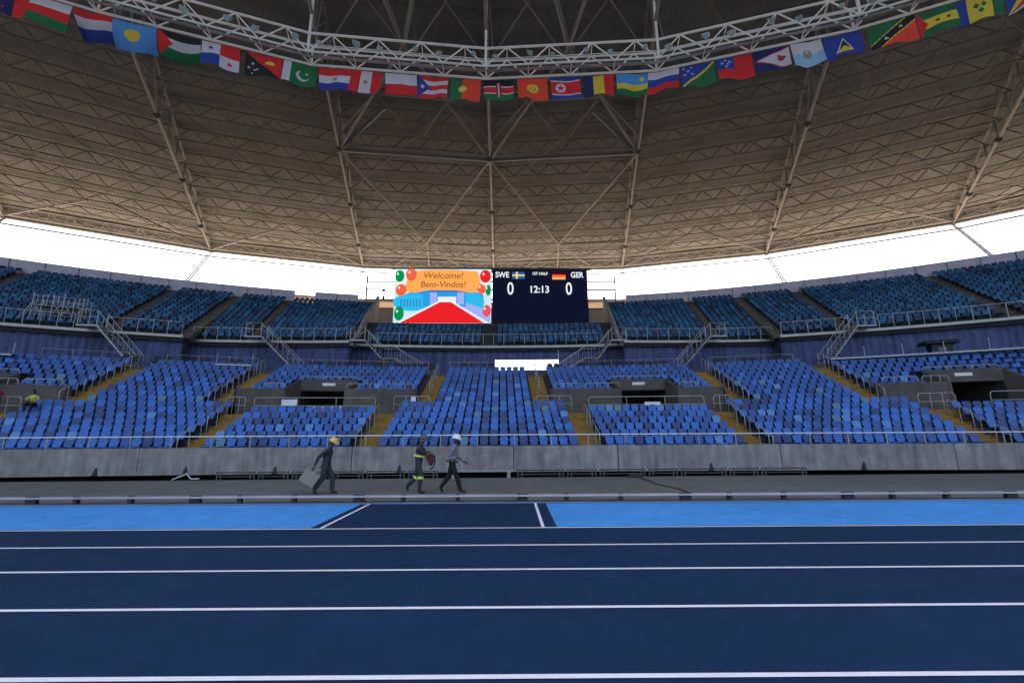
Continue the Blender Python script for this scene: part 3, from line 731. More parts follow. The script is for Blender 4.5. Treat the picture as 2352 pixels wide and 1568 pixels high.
# booth on the right slab, camera scaffold on the left
bo = thing('camera_booth', 'small black booth with overhanging green-black canopy on the right raised slab', 'booth', (31.3, 28.7, ZC+0.42), -R_(25))
b = MB(); b.box((0, 0, 0.36), (1.1, 0.8, 0.72)); b.build('body', M_ink, bo)
b = MB(); b.prism([(-0.95, -0.6, 0.78), (0.95, -0.6, 0.78), (0.85, -0.5, 1.02), (-0.85, -0.5, 1.02)], (0, 1.2, 0)); b.build('canopy', mat('canopy', (0.004, 0.011, 0.009), 0.6), bo, recalc=True)
b = MB(); b.box((0, -0.41, 0.32), (0.45, 0.02, 0.4)); b.build('window', mat('booth_grey', (0.1, 0.1, 0.11), 0.4), bo)
sc = thing('pipe_scaffold', 'silver pipe scaffold camera platform among the upper left seats', 'scaffold', tuple(pol(75.2, -24.6, ZB0+0.55)), R_(24.6)); sc.scale = (0.72, 0.72, 0.70)
posts = MB()
for x in (-1.9, -1.2, -0.4, 0.4, 1.2, 1.9):
    for y in (-0.9, 0.0, 1.1): posts.tube((x, y, 0), (x+random.uniform(-.05, .05), y, 2.7+random.uniform(-.3, .25)), 0.035, 6)
posts.build('standards', M_galv, sc)
b = MB()
for z in (0.5, 1.1, 1.9, 2.5):
    for y in (-0.9, 1.1): b.tube((-2.0, y, z), (2.0, y, z), 0.03, 6)
    for x in (-1.9, 1.9): b.tube((x, -1, z), (x, 1.2, z), 0.03, 6)
b.build('ledgers', M_galv, sc)
b = MB()
for x in (-1.9, -0.4, 0.4): b.tube((x, -0.92, 0.5), (x+0.8, -0.92, 1.9), 0.025, 6); b.tube((x+0.8, -0.94, 0.5), (x, -0.94, 1.9), 0.025, 6)
b.tube((-2.8, -0.9, -0.3), (-1.9, -0.9, 1.6), 0.035, 6)
b.build('braces', M_galv, sc)
b = MB(); b.box((0, 0.1, 1.45), (3.6, 1.9, 0.06)); b.build('deck', mat('ply', (0.25, 0.2, 0.14), 0.8, noise=0.2), sc)
b = MB(); b.box((0.1, 0.0, 1.05), (1.3, 0.8, 0.6)); b.build('equipment_box', M_dark, sc)

# ------------------------------------------------------------ roof
SEC = 11.25; RAD = [SEC*i for i in range(-6, 7)]
RO, RI = 101.5, 46.0
def zb(r): return 26.4+0.128*(RO-r)
def zs(r): return 27.0+0.245*(RO-r)
roof = thing('stadium_roof', 'vast curved grey roof on steel trusses over the stands', 'roof', (0, 0, 0))
b = MB(); uvs = []
rs = [RO+0.6-(RO+0.6-RI)*i/10 for i in range(11)]
for p, q in zip(RAD, RAD[1:]):
    for sub in range(2):
        a0, a1 = p+(q-p)*sub/2, p+(q-p)*(sub+1)/2
        for r0, r1 in zip(rs, rs[1:]):
            b.face([pol(r0, a0, zs(r0)), pol(r1, a0, zs(r1)), pol(r1, a1, zs(r1)), pol(r0, a1, zs(r0))])
            uvs += [(a0*1.4, r0), (a0*1.4, r1), (a1*1.4, r1), (a1*1.4, r0)]
            b.face([pol(r0, a0, zs(r0)+0.25), pol(r0, a1, zs(r0)+0.25), pol(r1, a1, zs(r1)+0.25), pol(r1, a0, zs(r1)+0.25)])
            uvs += [(0, 0)]*4
        for r in (rs[0], rs[-1]):
            b.face([pol(r, a0, zs(r)), pol(r, a1, zs(r)), pol(r, a1, zs(r)+0.25), pol(r, a0, zs(r)+0.25)]); uvs += [(0, 0)]*4
me = b.mesh('roof_deck', M_roof); uvl = me.uv_layers.new(name='uv')
for i, u in enumerate(uvs): uvl.data[i].uv = u
o = bpy.data.objects.new('roof_deck', me); COL.objects.link(o); o.parent = roof
# radial trusses
for a in RAD:
    b = MB(); n = 18
    R0 = RO-0.5; R1 = RI+1
    bt = [pol(R0+(R1-R0)*i/n, a, zb(R0+(R1-R0)*i/n)) for i in range(n+1)]
    tpn = [pol(R0+(R1-R0)*i/n, a, zs(R0+(R1-R0)*i/n)-0.25) for i in range(n+1)]
    b.path(bt, 0.13, 6); b.path(tpn, 0.09, 5)
    for i in range(n+1):
        b.tube(bt[i], tpn[i], 0.07, 5)
        if i < n: b.tube(bt[i], tpn[i+1], 0.07, 5) if i % 2 == 0 else b.tube(tpn[i], bt[i+1], 0.07, 5)
    b.build('radial_truss', M_steel, roof)
    b = MB()
    for i in range(2, n, 3): b.sphere(bt[i]+Vector((0, 0, -0.1)), 0.32, nu=8, nv=5)
    b.build('truss_nodes', M_dark, roof)
# circumferential purlin trusses
for i in range(17):
    r = RO-0.9-3.15*i; b = MB(); dep = min(1.3, 0.5+0.28*i)
    for p, q in zip(RAD, RAD[1:]):
        A0, A1 = pol(r, p), pol(r, q)
        T0 = A0+Vector((0,0,zs(r)-0.15)); T1 = A1+Vector((0,0,zs(r)-0.15)); B0 = T0-Vector((0,0,dep)); B1 = T1-Vector((0,0,dep))
        b.tube(T0, T1, 0.06, 4, cap=False); b.tube(B0, B1, 0.055, 4, cap=False)
        n = max(4, int((A1-A0).length/1.2)//2*2)
        for j in range(n):
            t0, t1 = j/n, (j+1)/n
            if j % 2 == 0: b.tube(B0.lerp(B1, t0), T0.lerp(T1, t1), 0.05, 3, cap=False)
            else: b.tube(T0.lerp(T1, t0), B0.lerp(B1, t1), 0.05, 3, cap=False)
    b.build('purlin_truss', M_purlin, roof)
# light sag rods running radially between the trusses
b = MB()
for p, q in zip(RAD, RAD[1:]):
    for t in (0.33, 0.66):
        a = p+(q-p)*t
        # straight facet: point on the chord between the two radials
        def cp(r, z): return pol(r, p, z).lerp(pol(r, q, z), t)
        b.tube(cp(RO-1, zs(RO-1)-0.9), cp(RI+2, zs(RI+2)-1.5), 0.045, 4, cap=False)
b.build('sag_rods', M_purlin, roof)
# outer ring beams and the thin line under the roof edge
for r, z, rad, mt in ((RO, 26.45, 0.2, M_steel), (RO-1.6, 27.35, 0.12, M_steel), (RO-0.3, 25.55, 0.10, M_purlin)):
    b = MB(); b.path([pol(r, a, z) for a in RAD], rad, 6); b.build('ring_beam', mt, roof)
b = MB()
for p, q in zip(RAD, RAD[1:]):
    n = 12
    for j in range(n):
        A = pol(RO, p, 26.45).lerp(pol(RO, q, 26.45), j/n); B = pol(RO-1.6, p, 27.35).lerp(pol(RO-1.6, q, 27.35), (j+0.5)/n); C = pol(RO, p, 26.45).lerp(pol(RO, q, 26.45), (j+1)/n)
        b.tube(A, B, 0.05, 4, cap=False); b.tube(B, C, 0.05, 4, cap=False)
        if j in (3, 6, 9): b.tube(A, A-Vector((0,0,0.9)), 0.03, 4, cap=False)
b.build('edge_lattice', M_steel, roof)
# diagonal struts between radials near the outer edge (every bay) 
for i, a in enumerate(RAD[:-1]):
    q = a+SEC; m = (a+q)/2; b = MB()
    if abs(m) < 12: 
        n40 = 77.2; n56 = 93.5; n28 = 65.3; n18 = 55
        for e in (a, q):
            b.tube(pol(n40, e, zb(n40)), pol(n56, m, zb(n56)), 0.13, 6); b.tube(pol(n40, e, zb(n40)), pol(n28, m, zb(n28)), 0.13, 6)
            b.tube(pol(n28, m, zb(n28)), pol(n18-6, e, zb(n18-6)), 0.17, 6)
            b.tube(pol(n56, m, zb(n56)), pol(RO, e+(m-e)*0.4, zb(RO)), 0.07, 5)
            b.tube(pol(n40-1, m+(e-m)*0.1, zs(n40)-1.6), pol(72.5, m+(e-m)*0.45, zs(72.5)-1.6), 0.07, 5)
            b.tube(pol(n56, e, zb(n56)), pol(n56, m, zb(n56)), 0.09, 5)
        b.tube(pol(72.5, m-2.6, zs(72.5)-1.6), pol(72.5, m+2.6, zs(72.5)-1.6), 0.07, 5)
        b.tube(pol(n56, m, zb(n56)), pol(RO, m, zb(RO)), 0.08, 5)
        b.tube(pol(n40, a, zb(n40)), pol(n40, q, zb(n40)), 0.19, 6)
        e = a if m < 0 else q
        b.tube(pol(n40, e, zb(n40)-0.1), pol(n40-4, e+(m-e)*0.62, zb(n40)+2.2), 0.2, 6)
    else:
        for e in (a, q): b.tube(pol(RO-0.4, e, zb(RO)+0.1), pol(RO-7, e+(m-e)*0.86, zs(RO-7)-1.0), 0.11, 5)
    b.build('bracing', M_steel, roof)
    b = MB()   # fine diagonal web under the sheets
    hs = [RO-2, 93, 85, 77, 69, 61, 53]
    for r0, r1 in zip(hs, hs[1:]):
        for e0, e1 in ((a, m), (m, a), (m, q), (q, m)):
            def wp(r, e):
                t = (e-a)/SEC; p0 = pol(r, a, zs(r)-1.5).lerp(pol(r, q, zs(r)-1.5), t); return p0
            b.tube(wp(r0, e0), wp(r1, e1), 0.04 if abs(m) > 12 else 0.06, 4, cap=False)
    b.build('web_bracing', M_purlin if abs(m) > 12 else M_steel, roof)
# slender columns to the back of the upper stand
for a in RAD:
    if abs(a) < 9 or abs(a) > 46: continue
    f = 0.985
    b = MB(); top = pol(RO, a, 26.3); bot = pol(88.8, a*f, ZB1+0.2) if abs(a) > 12 else top-Vector((0, 0, 13))
    for dx in (-0.16, 0.16): b.tube(bot+Vector((dx, 0, 0)), top+Vector((dx, 0, 0)), 0.075, 5)
    for i in range(9): c = bot.lerp(top, (i+0.5)/9); b.tube(c+Vector((-0.14, 0, 0)), c+Vector((0.14, 0, 0.4)), 0.03, 4)
    b.build('column', M_steel, roof)

# ------------------------------------------------------------ catwalk truss ring with flags and floodlights
CN_ = [(-45, 11.5), (-35.5, 18.8), (-24.5, 23.4), (-12.7, 27.25), (0, 28.3), (12.7, 27.3), (24.8, 23.7), (35.5, 18.9), (45, 11.5)]
ZW = 28.0
cw = thing('lighting_catwalk', 'white lattice catwalk truss hanging below the roof over the stand', 'catwalk', (0, 0, 0))
def cpoly(off, z): 
    out = []
    for x, y in CN_:
        d = Vector((x, y-CY, 0)).normalized(); out.append(Vector((x, y, z))-d*off)
    return out
HW, WW = 1.55, 1.15
ch_ = {'bf': cpoly(0, ZW), 'bn': cpoly(WW, ZW), 'tf': cpoly(0, ZW+HW), 'tn': cpoly(WW, ZW+HW)}
for nm, key, r in (('bottom_chord', 'bf', 0.085), ('bottom_chord', 'bn', 0.075), ('top_chord', 'tf', 0.07), ('top_chord', 'tn', 0.085)):
    b = MB(); b.path(ch_[key], r, 6); b.build(nm, M_catw, cw)
b = MB(); b.path([p+Vector((0, 0, 0.6)) for p in ch_['bf']], 0.03, 5); b.path([p+Vector((0, 0, 0.6)) for p in ch_['bn']], 0.03, 5); b.path([p+Vector((0, 0, 1.05)) for p in ch_['bf']], 0.03, 5); b.build('guard_rail', M_catw, cw)
for i in range(len(CN_)-1):
    b = MB(); n = max(4, int(round((ch_['bf'][i+1]-ch_['bf'][i]).length/3.1)))
    for j in range(n):
        t0, tm, t1 = j/n, (j+0.5)/n, (j+1)/n
        for lo, hi in (('bn', 'tn'), ('bf', 'tf')):
            B0 = ch_[lo][i].lerp(ch_[lo][i+1], t0); B1 = ch_[lo][i].lerp(ch_[lo][i+1], t1); T = ch_[hi][i].lerp(ch_[hi][i+1], tm)
            b.tube(B0, T, 0.05, 5); b.tube(T, B1, 0.05, 5)
        a0 = ch_['bf'][i].lerp(ch_['bf'][i+1], t0); a1 = ch_['bn'][i].lerp(ch_['bn'][i+1], t0); am = ch_['bn'][i].lerp(ch_['bn'][i+1], tm)
        b.tube(a0, a1, 0.035, 5); b.tube(ch_['tf'][i].lerp(ch_['tf'][i+1], tm), ch_['tn'][i].lerp(ch_['tn'][i+1], tm), 0.035, 5)
    b.build('lattice', M_catw, cw)
    b = MB(); P = [ch_['bf'][i], ch_['bf'][i+1], ch_['bn'][i+1], ch_['bn'][i]]
    c0 = [p.lerp(q, 0.42) for p, q in ((P[0], P[3]), (P[1], P[2]))]; c1 = [p.lerp(q, 0.62) for p, q in ((P[0], P[3]), (P[1], P[2]))]
    up_ = Vector((0, 0, 0.12))
    b.prism([c0[0]+up_, c0[1]+up_, c1[1]+up_, c1[0]+up_], (0, 0, 0.03)); b.build('grating', M_galv, cw)
for i, (x, y) in enumerate(CN_):
    if abs(x) > 45: continue
    b = MB(); p = ch_['bn'][i]; r = math.hypot(x, y-CY)-WW; b.tube(p, (p.x, p.y, zs(r)-0.3), 0.10, 6); b.tube(ch_['bf'][i], ch_['bf'][i]+Vector((0, 0, HW)), 0.08, 6); b.build('hanger', M_catw, cw)
    b = MB(); b.tube(p+Vector((0.5, 0, HW)), (p.x+0.2, p.y+1.0, zs(r+1)-0.8), 0.06, 5); b.build('hanger_brace', M_steel, cw)

M_lens = mat('lamp_glass', (0.16, 0.24, 0.27), 0.2)
cnum = 0
fl0 = None
for i in range(1, len(CN_)-2):
    A, B = ch_['bn'][i], ch_['bn'][i+1]; n = 6
    for j in range(n):
        p = A.lerp(B, (j+0.35+0.2*(j % 2))/n)+Vector((0, 0, 0.75+0.25*((j*3) % 2)))
        d = (B-A).normalized(); rz = math.atan2(d.y, d.x)
        if fl0 is None:
            o = thing('floodlight', 'x', 'floodlight', (0, 0, 0), group='floodlights inside the white catwalk')
            b = MB(); b.tube((0, 0.12, 0), (0, -0.12, -0.12), 0.14, 10, r2=0.24); b.build('housing', M_galv, o)
            b = MB(); b.tube((0, -0.121, -0.121), (0, -0.15, -0.135), 0.22, 10); b.build('lens', M_lens, o)
            b = MB(); b.box((-0.27, 0, 0), (0.02, 0.05, 0.35)); b.box((0.27, 0, 0), (0.02, 0.05, 0.35)); b.box((0, 0, 0.18), (0.56, 0.05, 0.02)); b.build('bracket', M_catw, o)
            fl0 = o
        else: o = copy_tree(fl0)
        o.scale = (random.uniform(0.65, 0.95),)*3; o.location = p; o.rotation_euler = (random.uniform(-0.3, 0.2), 0, rz+random.uniform(-0.5, 0.5))
        o['label'] = '%s floodlight from the left in the %s bay of the white catwalk, counted from left' % (O(j), O(i-1)); cnum += 1

# flags
FC = {'r': (0.50, 0.012, 0.015), 'w': (0.44, 0.44, 0.50), 'g': (0.006, 0.11, 0.035), 'b': (0.012, 0.035, 0.24), 'n': (0.008, 0.013, 0.085), 'k': (0.006, 0.006, 0.008), 'y': (0.52, 0.40, 0.03),
      's': (0.06, 0.22, 0.52), 'o': (0.60, 0.045, 0.02), 'd': (0.25, 0.015, 0.025), 'e': (0.24, 0.20, 0.13), 'c': (0.22, 0.38, 0.55)}
FK = list(FC); FMAT = [mat('flag_cloth_'+k, FC[k], 0.85, noise=0.08, scale=8) for k in FK]
def st(*cs): return lambda u, v: cs[min(len(cs)-1, int(v*len(cs)))]
def vst(*cs): return lambda u, v: cs[min(len(cs)-1, int(u*len(cs)))]
def star(u, v, cx, cy, r, asp=0.9, ph=0.0):
    x, y = (u-cx), (v-cy)*asp; d = math.hypot(x, y)
    if d > r: return False
    a = (math.atan2(x, -y)+ph) % (2*PI/5); a = min(a, 2*PI/5-a); ri = r*0.42
    # edge between outer tip (angle 0, r) and inner notch (angle 36deg, ri)
    tx, ty = r, 0; ix, iy = ri*math.cos(PI/5), ri*math.sin(PI/5); px, py = d*math.cos(a), d*math.sin(a)
    return (ix-tx)*(py-ty)-(iy-ty)*(px-tx) >= 0
def circ(u, v, cx, cy, r, asp=0.9): return math.hypot(u-cx, (v-cy)*asp) < r
def oman(u, v): return 'r' if u < 0.27 or 0.34 < v < 0.66 else ('w' if v <= 0.34 else 'g')
def palau(u, v): return 'y' if circ(u, v, 0.45, 0.5, 0.19) else 's'
def palestine(u, v): return 'r' if u < 0.36*(1-abs(v-0.5)*2) else ('k' if v < 0.33 else ('w' if v < 0.66 else 'g'))
def panama(u, v):
    if u < 0.5 and v < 0.5: return 'b' if star(u, v, 0.25, 0.25, 0.11) else 'w'
    if u >= 0.5 and v >= 0.5: return 'r' if star(u, v, 0.75, 0.75, 0.11) else 'w'
    return 'r' if v < 0.5 else 'b'
def png(u, v):
    if v < u:
        if circ(u, v, 0.68, 0.34, 0.09) or (abs(u-0.68) < 0.13 and abs(v-0.3-abs(u-0.68)*0.6) < 0.06): return 'y'
        return 'r'
    for c in ((0.2, 0.45), (0.1, 0.65), (0.33, 0.68), (0.2, 0.87), (0.26, 0.72)):
        if star(u, v, c[0], c[1], 0.055): return 'w'
    return 'k'
def pakistan(u, v):
    if u < 0.25: return 'w'
    if circ(u, v, 0.60, 0.53, 0.20) and not circ(u, v, 0.655, 0.47, 0.18): return 'w'
    return 'w' if star(u, v, 0.70, 0.42, 0.06) else 'g'
def paraguay(u, v): return 'e' if circ(u, v, 0.5, 0.5, 0.07) else st('r', 'w', 'b')(u, v)
def peru(u, v): return 'e' if circ(u, v, 0.5, 0.5, 0.07) else vst('r', 'w', 'r')(u, v)
def puerto(u, v):
    if u < 0.42*(1-abs(v-0.5)*2): return 'w' if star(u, v, 0.15, 0.5, 0.10) else 'b'
    return 'r' if int(v*5) % 2 == 0 else 'w'
def portugal(u, v):
    if circ(u, v, 0.4, 0.5, 0.14): return 'w' if circ(u, v, 0.4, 0.5, 0.06) else 'y'
    return 'g' if u < 0.4 else 'o'
def kenya(u, v):
    if abs(u-0.5) < 0.10 and abs(v-0.5) < 0.34 and ((u-0.5)/0.10)**2+((v-0.5)/0.34)**2 < 1: return 'w' if abs(u-0.5) < 0.022 else 'd'
    return 'k' if v < 0.3 else ('w' if v < 0.35 else ('r' if v < 0.65 else ('w' if v < 0.70 else 'g')))
def kyrgyz(u, v): return 'o' if circ(u, v, 0.5, 0.5, 0.10) and not circ(u, v, 0.5, 0.5, 0.075) else ('y' if circ(u, v, 0.5, 0.5, 0.19) else 'o')
def nkorea(u, v):
    if v < 0.17 or v > 0.83: return 'b'
    if v < 0.22 or v > 0.78: return 'w'
    if circ(u, v, 0.33, 0.5, 0.18): return 'r' if star(u, v, 0.33, 0.5, 0.16) else 'w'
    return 'r'
def rwanda(u, v):
    if circ(u, v, 0.82, 0.25, 0.09): return 'y'
    return 's' if v < 0.5 else ('y' if v < 0.75 else 'g')
def solomon(u, v):
    d = u-(1-v)
    if abs(d) < 0.05: return 'y'
    if d > 0: return 'g'
    for c in ((0.1, 0.12), (0.32, 0.12), (0.21, 0.28), (0.1, 0.44), (0.32, 0.44)):
        if star(u, v, c[0], c[1], 0.055): return 'w'
    return 'b'
def samoa(u, v):
    if u < 0.5 and v < 0.55:
        for c in ((0.25, 0.12), (0.14, 0.25), (0.36, 0.22), (0.25, 0.44), (0.30, 0.32)):
            if star(u, v, c[0], c[1], 0.055): return 'w'
        return 'b'
    return 'r'
def amsamoa(u, v):
    t = u*0.5
    if circ(u, v, 0.76, 0.5, 0.10) or (0.66 < u < 0.9 and abs(v-0.42-(u-0.78)*0.4) < 0.05): return 'd'
    if abs(v-0.5) < t-0.04: return 'w'
    if abs(v-0.5) < t: return 'r'
    return 'n'
def sanmarino(u, v):
    if circ(u, v, 0.5, 0.5, 0.15): return 'y' if circ(u, v, 0.5, 0.42, 0.05) else ('e' if not circ(u, v, 0.5, 0.5, 0.07) else 's')
    return 'w' if v < 0.5 else 'c'
def stlucia(u, v):
    if 0.55 < v < 0.84 and abs(u-0.5) < (v-0.55)/0.29*0.22: return 'y'
    h = (v-0.25)/0.59
    if 0 < h < 1 and abs(u-0.5) < h*0.18: return 'k'
    h = (v-0.16)/0.68
    if 0 < h < 1 and abs(u-0.5) < h*0.22: return 'w'
    return 'b'
def stkitts(u, v):
    d = u-(1-v)
    if abs(d) < 0.16: return 'w' if star(u, v, 0.32, 0.68, 0.07) or star(u, v, 0.68, 0.32, 0.07) else 'k'
    if abs(d) < 0.20: return 'y'
    return 'g' if d < 0 else 'o'
def saotome(u, v):
    if u < 0.26*(1-abs(v-0.5)*2): return 'r'
    if star(u, v, 0.48, 0.5, 0.08) or star(u, v, 0.76, 0.5, 0.08): return 'k'
    return 'y' if 0.3 < v < 0.7 else 'g'
def stvincent(u, v):
    if u < 0.25: return 'b'
    if u > 0.75: return 'g'
    for c in ((0.42, 0.38), (0.58, 0.38), (0.5, 0.62)):
        if abs(u-c[0])/0.07+abs(v-c[1])/0.13 < 1: return 'g'
    return 'y'
def nz(u, v):
    if u < 0.45 and v < 0.5: return 'r' if abs(u-0.225) < 0.035 or abs(v-0.25) < 0.06 else ('w' if abs(u-0.225) < 0.07 or abs(v-0.25) < 0.11 or abs(u*1.1-v) < 0.06 else 'n')
    return 'r' if any(star(u, v, c[0], c[1], 0.05) for c in ((0.75, 0.2), (0.62, 0.45), (0.88, 0.4), (0.75, 0.8))) else 'n'
def seych(u, v):
    a = math.degrees(math.atan2(1-v, u)); return 'b' if a > 60 else ('y' if a > 42 else ('r' if a > 26 else ('w' if a > 11 else 'g')))
FL = [((-29.3, 21.39), (-27.95, 21.96), nz, 'dark navy flag with a small canton, at the left end of the row', 0),
 ((-27.91, 21.97), (-25.61, 22.93), oman, 'Omani flag, white, red and green with a red band at its left', 0.1),
 ((-25.57, 22.95), (-23.78, 23.64), st('r', 'w', 'b'), 'Dutch flag, red, white and blue stripes, curled up in the wind', 1.0),
 ((-23.73, 23.65), (-21.5, 24.38), palau, 'light blue flag with a yellow disc', 0.8),
 ((-21.46, 24.39), (-19.19, 25.13), palestine, 'Palestinian flag, black, white and green with red triangle, slanted by wind', 0.8),
 ((-19.12, 25.16), (-17.0, 25.85), panama, 'Panamanian flag of white, red and blue quarters with two stars', 0),
 ((-16.62, 25.97), (-14.48, 26.67), png, 'red and black diagonal flag with a yellow bird and white stars', 0),
 ((-14.38, 26.7), (-12.28, 27.28), pakistan, 'Pakistani flag, dark green with white band, crescent and star', 0),
 ((-12.16, 27.29), (-9.89, 27.48), paraguay, 'Paraguayan flag, red, white and blue stripes with small round seal', 0),
 ((-9.83, 27.49), (-7.66, 27.67), peru, 'Peruvian flag, upright red, white and red bands', 0),
 ((-7.44, 27.68), (-5.17, 27.87), st('w', 'r'), 'Polish flag, white over red', 0),
 ((-5.01, 27.89), (-2.83, 28.07), puerto, 'Puerto Rican flag, red and white stripes with starred blue triangle', 0),
 ((-2.6, 28.08), (-0.39, 28.27), portugal, 'Portuguese flag, green and red with a yellow round emblem', 0),
 ((-0.22, 28.28), (2.02, 28.14), kenya, 'Kenyan flag, black, red and green with a central shield', 0),
 ((2.35, 28.12), (4.57, 27.94), kyrgyz, 'Kyrgyz flag, plain red with a yellow sun disc', 0),
 ((4.83, 27.92), (6.98, 27.75), nkorea, 'North Korean flag, red with blue edges and red star on white disc', 0),
 ((7.3, 27.73), (9.49, 27.55), vst('n', 'y', 'r'), 'Romanian flag, upright blue, yellow and red bands', 0),
 ((9.71, 27.54), (12.02, 27.35), rwanda, 'Rwandan flag, sky blue, yellow and green with a small sun', 0.2),
 ((12.08, 27.35), (14.2, 26.85), st('w', 'b', 'r'), 'Russian flag, white, blue and red stripes', 0),
 ((14.26, 26.84), (16.47, 26.18), solomon, 'blue and green flag split by a thin yellow diagonal, white stars', 0),
 ((16.61, 26.14), (18.78, 25.49), samoa, 'red flag with a starred blue upper left quarter', 0),
 ((18.86, 25.47), (21.06, 24.81), amsamoa, 'navy flag with a white triangle pointing left and a brown eagle', 0.1),
 ((21.11, 24.8), (22.9, 24.26), sanmarino, 'white over pale blue flag with a crest in the middle', 0),
 ((23.03, 24.23), (25.13, 23.55), stlucia, 'blue flag with a black, white and yellow triangle', 0),
 ((25.39, 23.44), (27.67, 22.41), stkitts, 'green and red flag with a black diagonal and two white stars', 0),
 ((27.71, 22.4), (29.46, 21.61), saotome, 'green and yellow striped flag with red triangle and two black stars', 0),
 ((29.52, 21.58), (31.47, 20.71), stvincent, 'blue, yellow and green banded flag with three green diamonds', 0),
 ((31.56, 20.67), (33.23, 19.92), seych, 'flag of fanning oblique bands at the right end of the row', 0)]
NXF, NYF = 46, 36
for fi, (p, q, fn, lab, curl) in enumerate(FL):
    P = Vector((p[0], p[1], 0)); Q = Vector((q[0], q[1], 0)); d = (Q-P); w = d.length; d.normalize(); nv = Vector((d.y, -d.x, 0))
    # hang just behind the far bottom chord
    rnd = random.Random(fi*7+1); ph = rnd.uniform(0, 6.28); ph2 = rnd.uniform(0, 6.28); amp = 0.09+0.06*rnd.random(); H = 1.80+rnd.uniform(-0.05, 0.08); sk = rnd.uniform(-0.16, 0.16); cu2 = rnd.uniform(-0.16, 0.16)
    b = MB()
    for j in range(NYF+1):
        v = j/NYF
        for i in range(NXF+1):
            u = i/NXF
            y = amp*(0.35+v)*math.sin(5.5*u+ph+1.2*v)+0.03*math.sin(13*u+ph2)*v+curl*1.2*v*v
            z = -H*v*(1-curl*0.42*(1-0.3*math.cos(PI*(u-0.3))))+0.05*math.sin(4.5*u+ph2)*v-0.06*math.sin(PI*u)*(1-v)+cu2*u*u*v*v
            b.v.append(tuple(d*(u*w+sk*v)+nv*(-y)+Vector((0, 0, z))))
    for j in range(NYF):
        for i in range(NXF):
            a = j*(NXF+1)+i; b.f.append((a, a+NXF+1, a+NXF+2, a+1)); b.m.append(FK.index(fn((i+0.5)/NXF, (j+0.5)/NYF)))
    o = b.build('flag', FMAT, smooth=True); o.location = (P.x, P.y, ZW-0.16); tag(o, lab, 'flag', 'national flags hung from the white catwalk')

# ------------------------------------------------------------ scoreboard
EM = 1/(2**EXPOSURE)
def em(name, c, k=1.0): return mat(name, c, emit=k*EM)
SY, SZ0, SZ1, SX = 50.0, 14.4, 21.15, 11.62
W, Hh = SX-0.06, SZ1-SZ0
def screen(name, label, x0):
    o = thing(name, label, 'screen', (x0, SY, SZ0), group='scoreboard screens')
    b = MB(); b.box((W/2, 0.35, Hh/2), (W, 0.6, Hh)); b.build('casing', M_dark, o)
    return o
L = screen('video_screen', 'left video screen showing balloons, an orange greeting banner and red carpet', -SX)
Rr = screen('video_screen', 'right dark navy scoreboard screen with score 0 and 0', 0.06)
def poly(parent, name, pts, m, layer):
    b = MB(); y = 0.05-0.012*layer-0.03
    b.prism([(x*W, y, z*Hh) for x, z in pts], (0, 0.008, 0)); return b.build(name, m, parent, recalc=True)
def ell(cx, cz, rx, rz, n=24, a0=0, a1=2*PI): return [(cx+rx*math.cos(a0+(a1-a0)*i/n), cz+rz*math.sin(a0+(a1-a0)*i/n)) for i in range(n)]
def rect(x0, x1, z0, z1): return [(x0, z0), (x1, z0), (x1, z1), (x0, z1)]
E_white = em('led_white', (0.85, 0.88, 0.92)); E_sky = em('led_sky', (0.62, 0.82, 0.92)); E_or = em('led_orange', (1.0, 0.42, 0.10)); E_bl = em('led_blue', (0.02, 0.35, 0.80))
E_bd = em('led_blue_dark', (0.05, 0.20, 0.55)); E_li = em('led_lilac', (0.35, 0.45, 0.90)); E_red = em('led_red', (0.85, 0.015, 0.02)); E_gr = em('led_green', (0.0, 0.30, 0.08)); E_co = em('led_coral', (0.90, 0.13, 0.05))
E_tx = em('led_brown', (0.42, 0.09, 0.02)); E_pi = em('led_pink', (0.85, 0.08, 0.14)); E_cy = em('led_cyan', (0.03, 0.50, 0.85))
E_navy = em('led_navy', (0.004, 0.006, 0.022)); E_w2 = em('led_text', (0.92, 0.95, 1.0))
poly(L, 'picture_ground', rect(0, 1, 0, 1), E_sky, 0)
poly(L, 'picture_sky', rect(0.02, 0.98, 0.58, 0.985), E_white, 1)
poly(L, 'pool', ell(0.18, 0.38, 0.19, 0.16), E_cy, 2)
for i in range(7): poly(L, 'pool_slot', rect(0.07+i*0.032, 0.082+i*0.032, 0.30, 0.43), E_bd, 3)
poly(L, 'pool', ell(0.80, 0.38, 0.13, 0.17), E_cy, 2)
poly(L, 'pool_hall', [(0.10, 0.28), (0.92, 0.28), (0.92, 0.52), (0.80, 0.60), (0.22, 0.60), (0.10, 0.52)], E_bl, 1.5)
poly(L, 'side_path', [(0.60, 0.40), (0.99, 0.0), (0.99, 0.22), (0.70, 0.40)], E_li, 3.5)
poly(L, 'gate_back', rect(0.30, 0.74, 0.30, 0.60), E_bl, 4)
poly(L, 'gate_side', rect(0.37, 0.44, 0.34, 0.60), E_li, 5); poly(L, 'gate_side', rect(0.65, 0.72, 0.34, 0.60), E_li, 5)
poly(L, 'gate_top', [(0.34, 0.56), (0.74, 0.56), (0.70, 0.64), (0.38, 0.64)], E_bd, 6)
poly(L, 'gate_light', rect(0.45, 0.64, 0.36, 0.48), E_white, 6)
poly(L, 'carpet_edge', [(0.02, 0.0), (0.98, 0.0), (0.60, 0.40), (0.46, 0.40)], E_white, 7)
poly(L, 'red_carpet', [(0.07, 0.0), (0.93, 0.0), (0.585, 0.38), (0.475, 0.38)], E_red, 8)
poly(L, 'banner', [(0.15, 0.95), (0.35, 0.985), (0.62, 0.985), (0.86, 0.95), (0.91, 0.60), (0.80, 0.55), (0.62, 0.60), (0.34, 0.60), (0.22, 0.55), (0.10, 0.58)], E_or, 9)
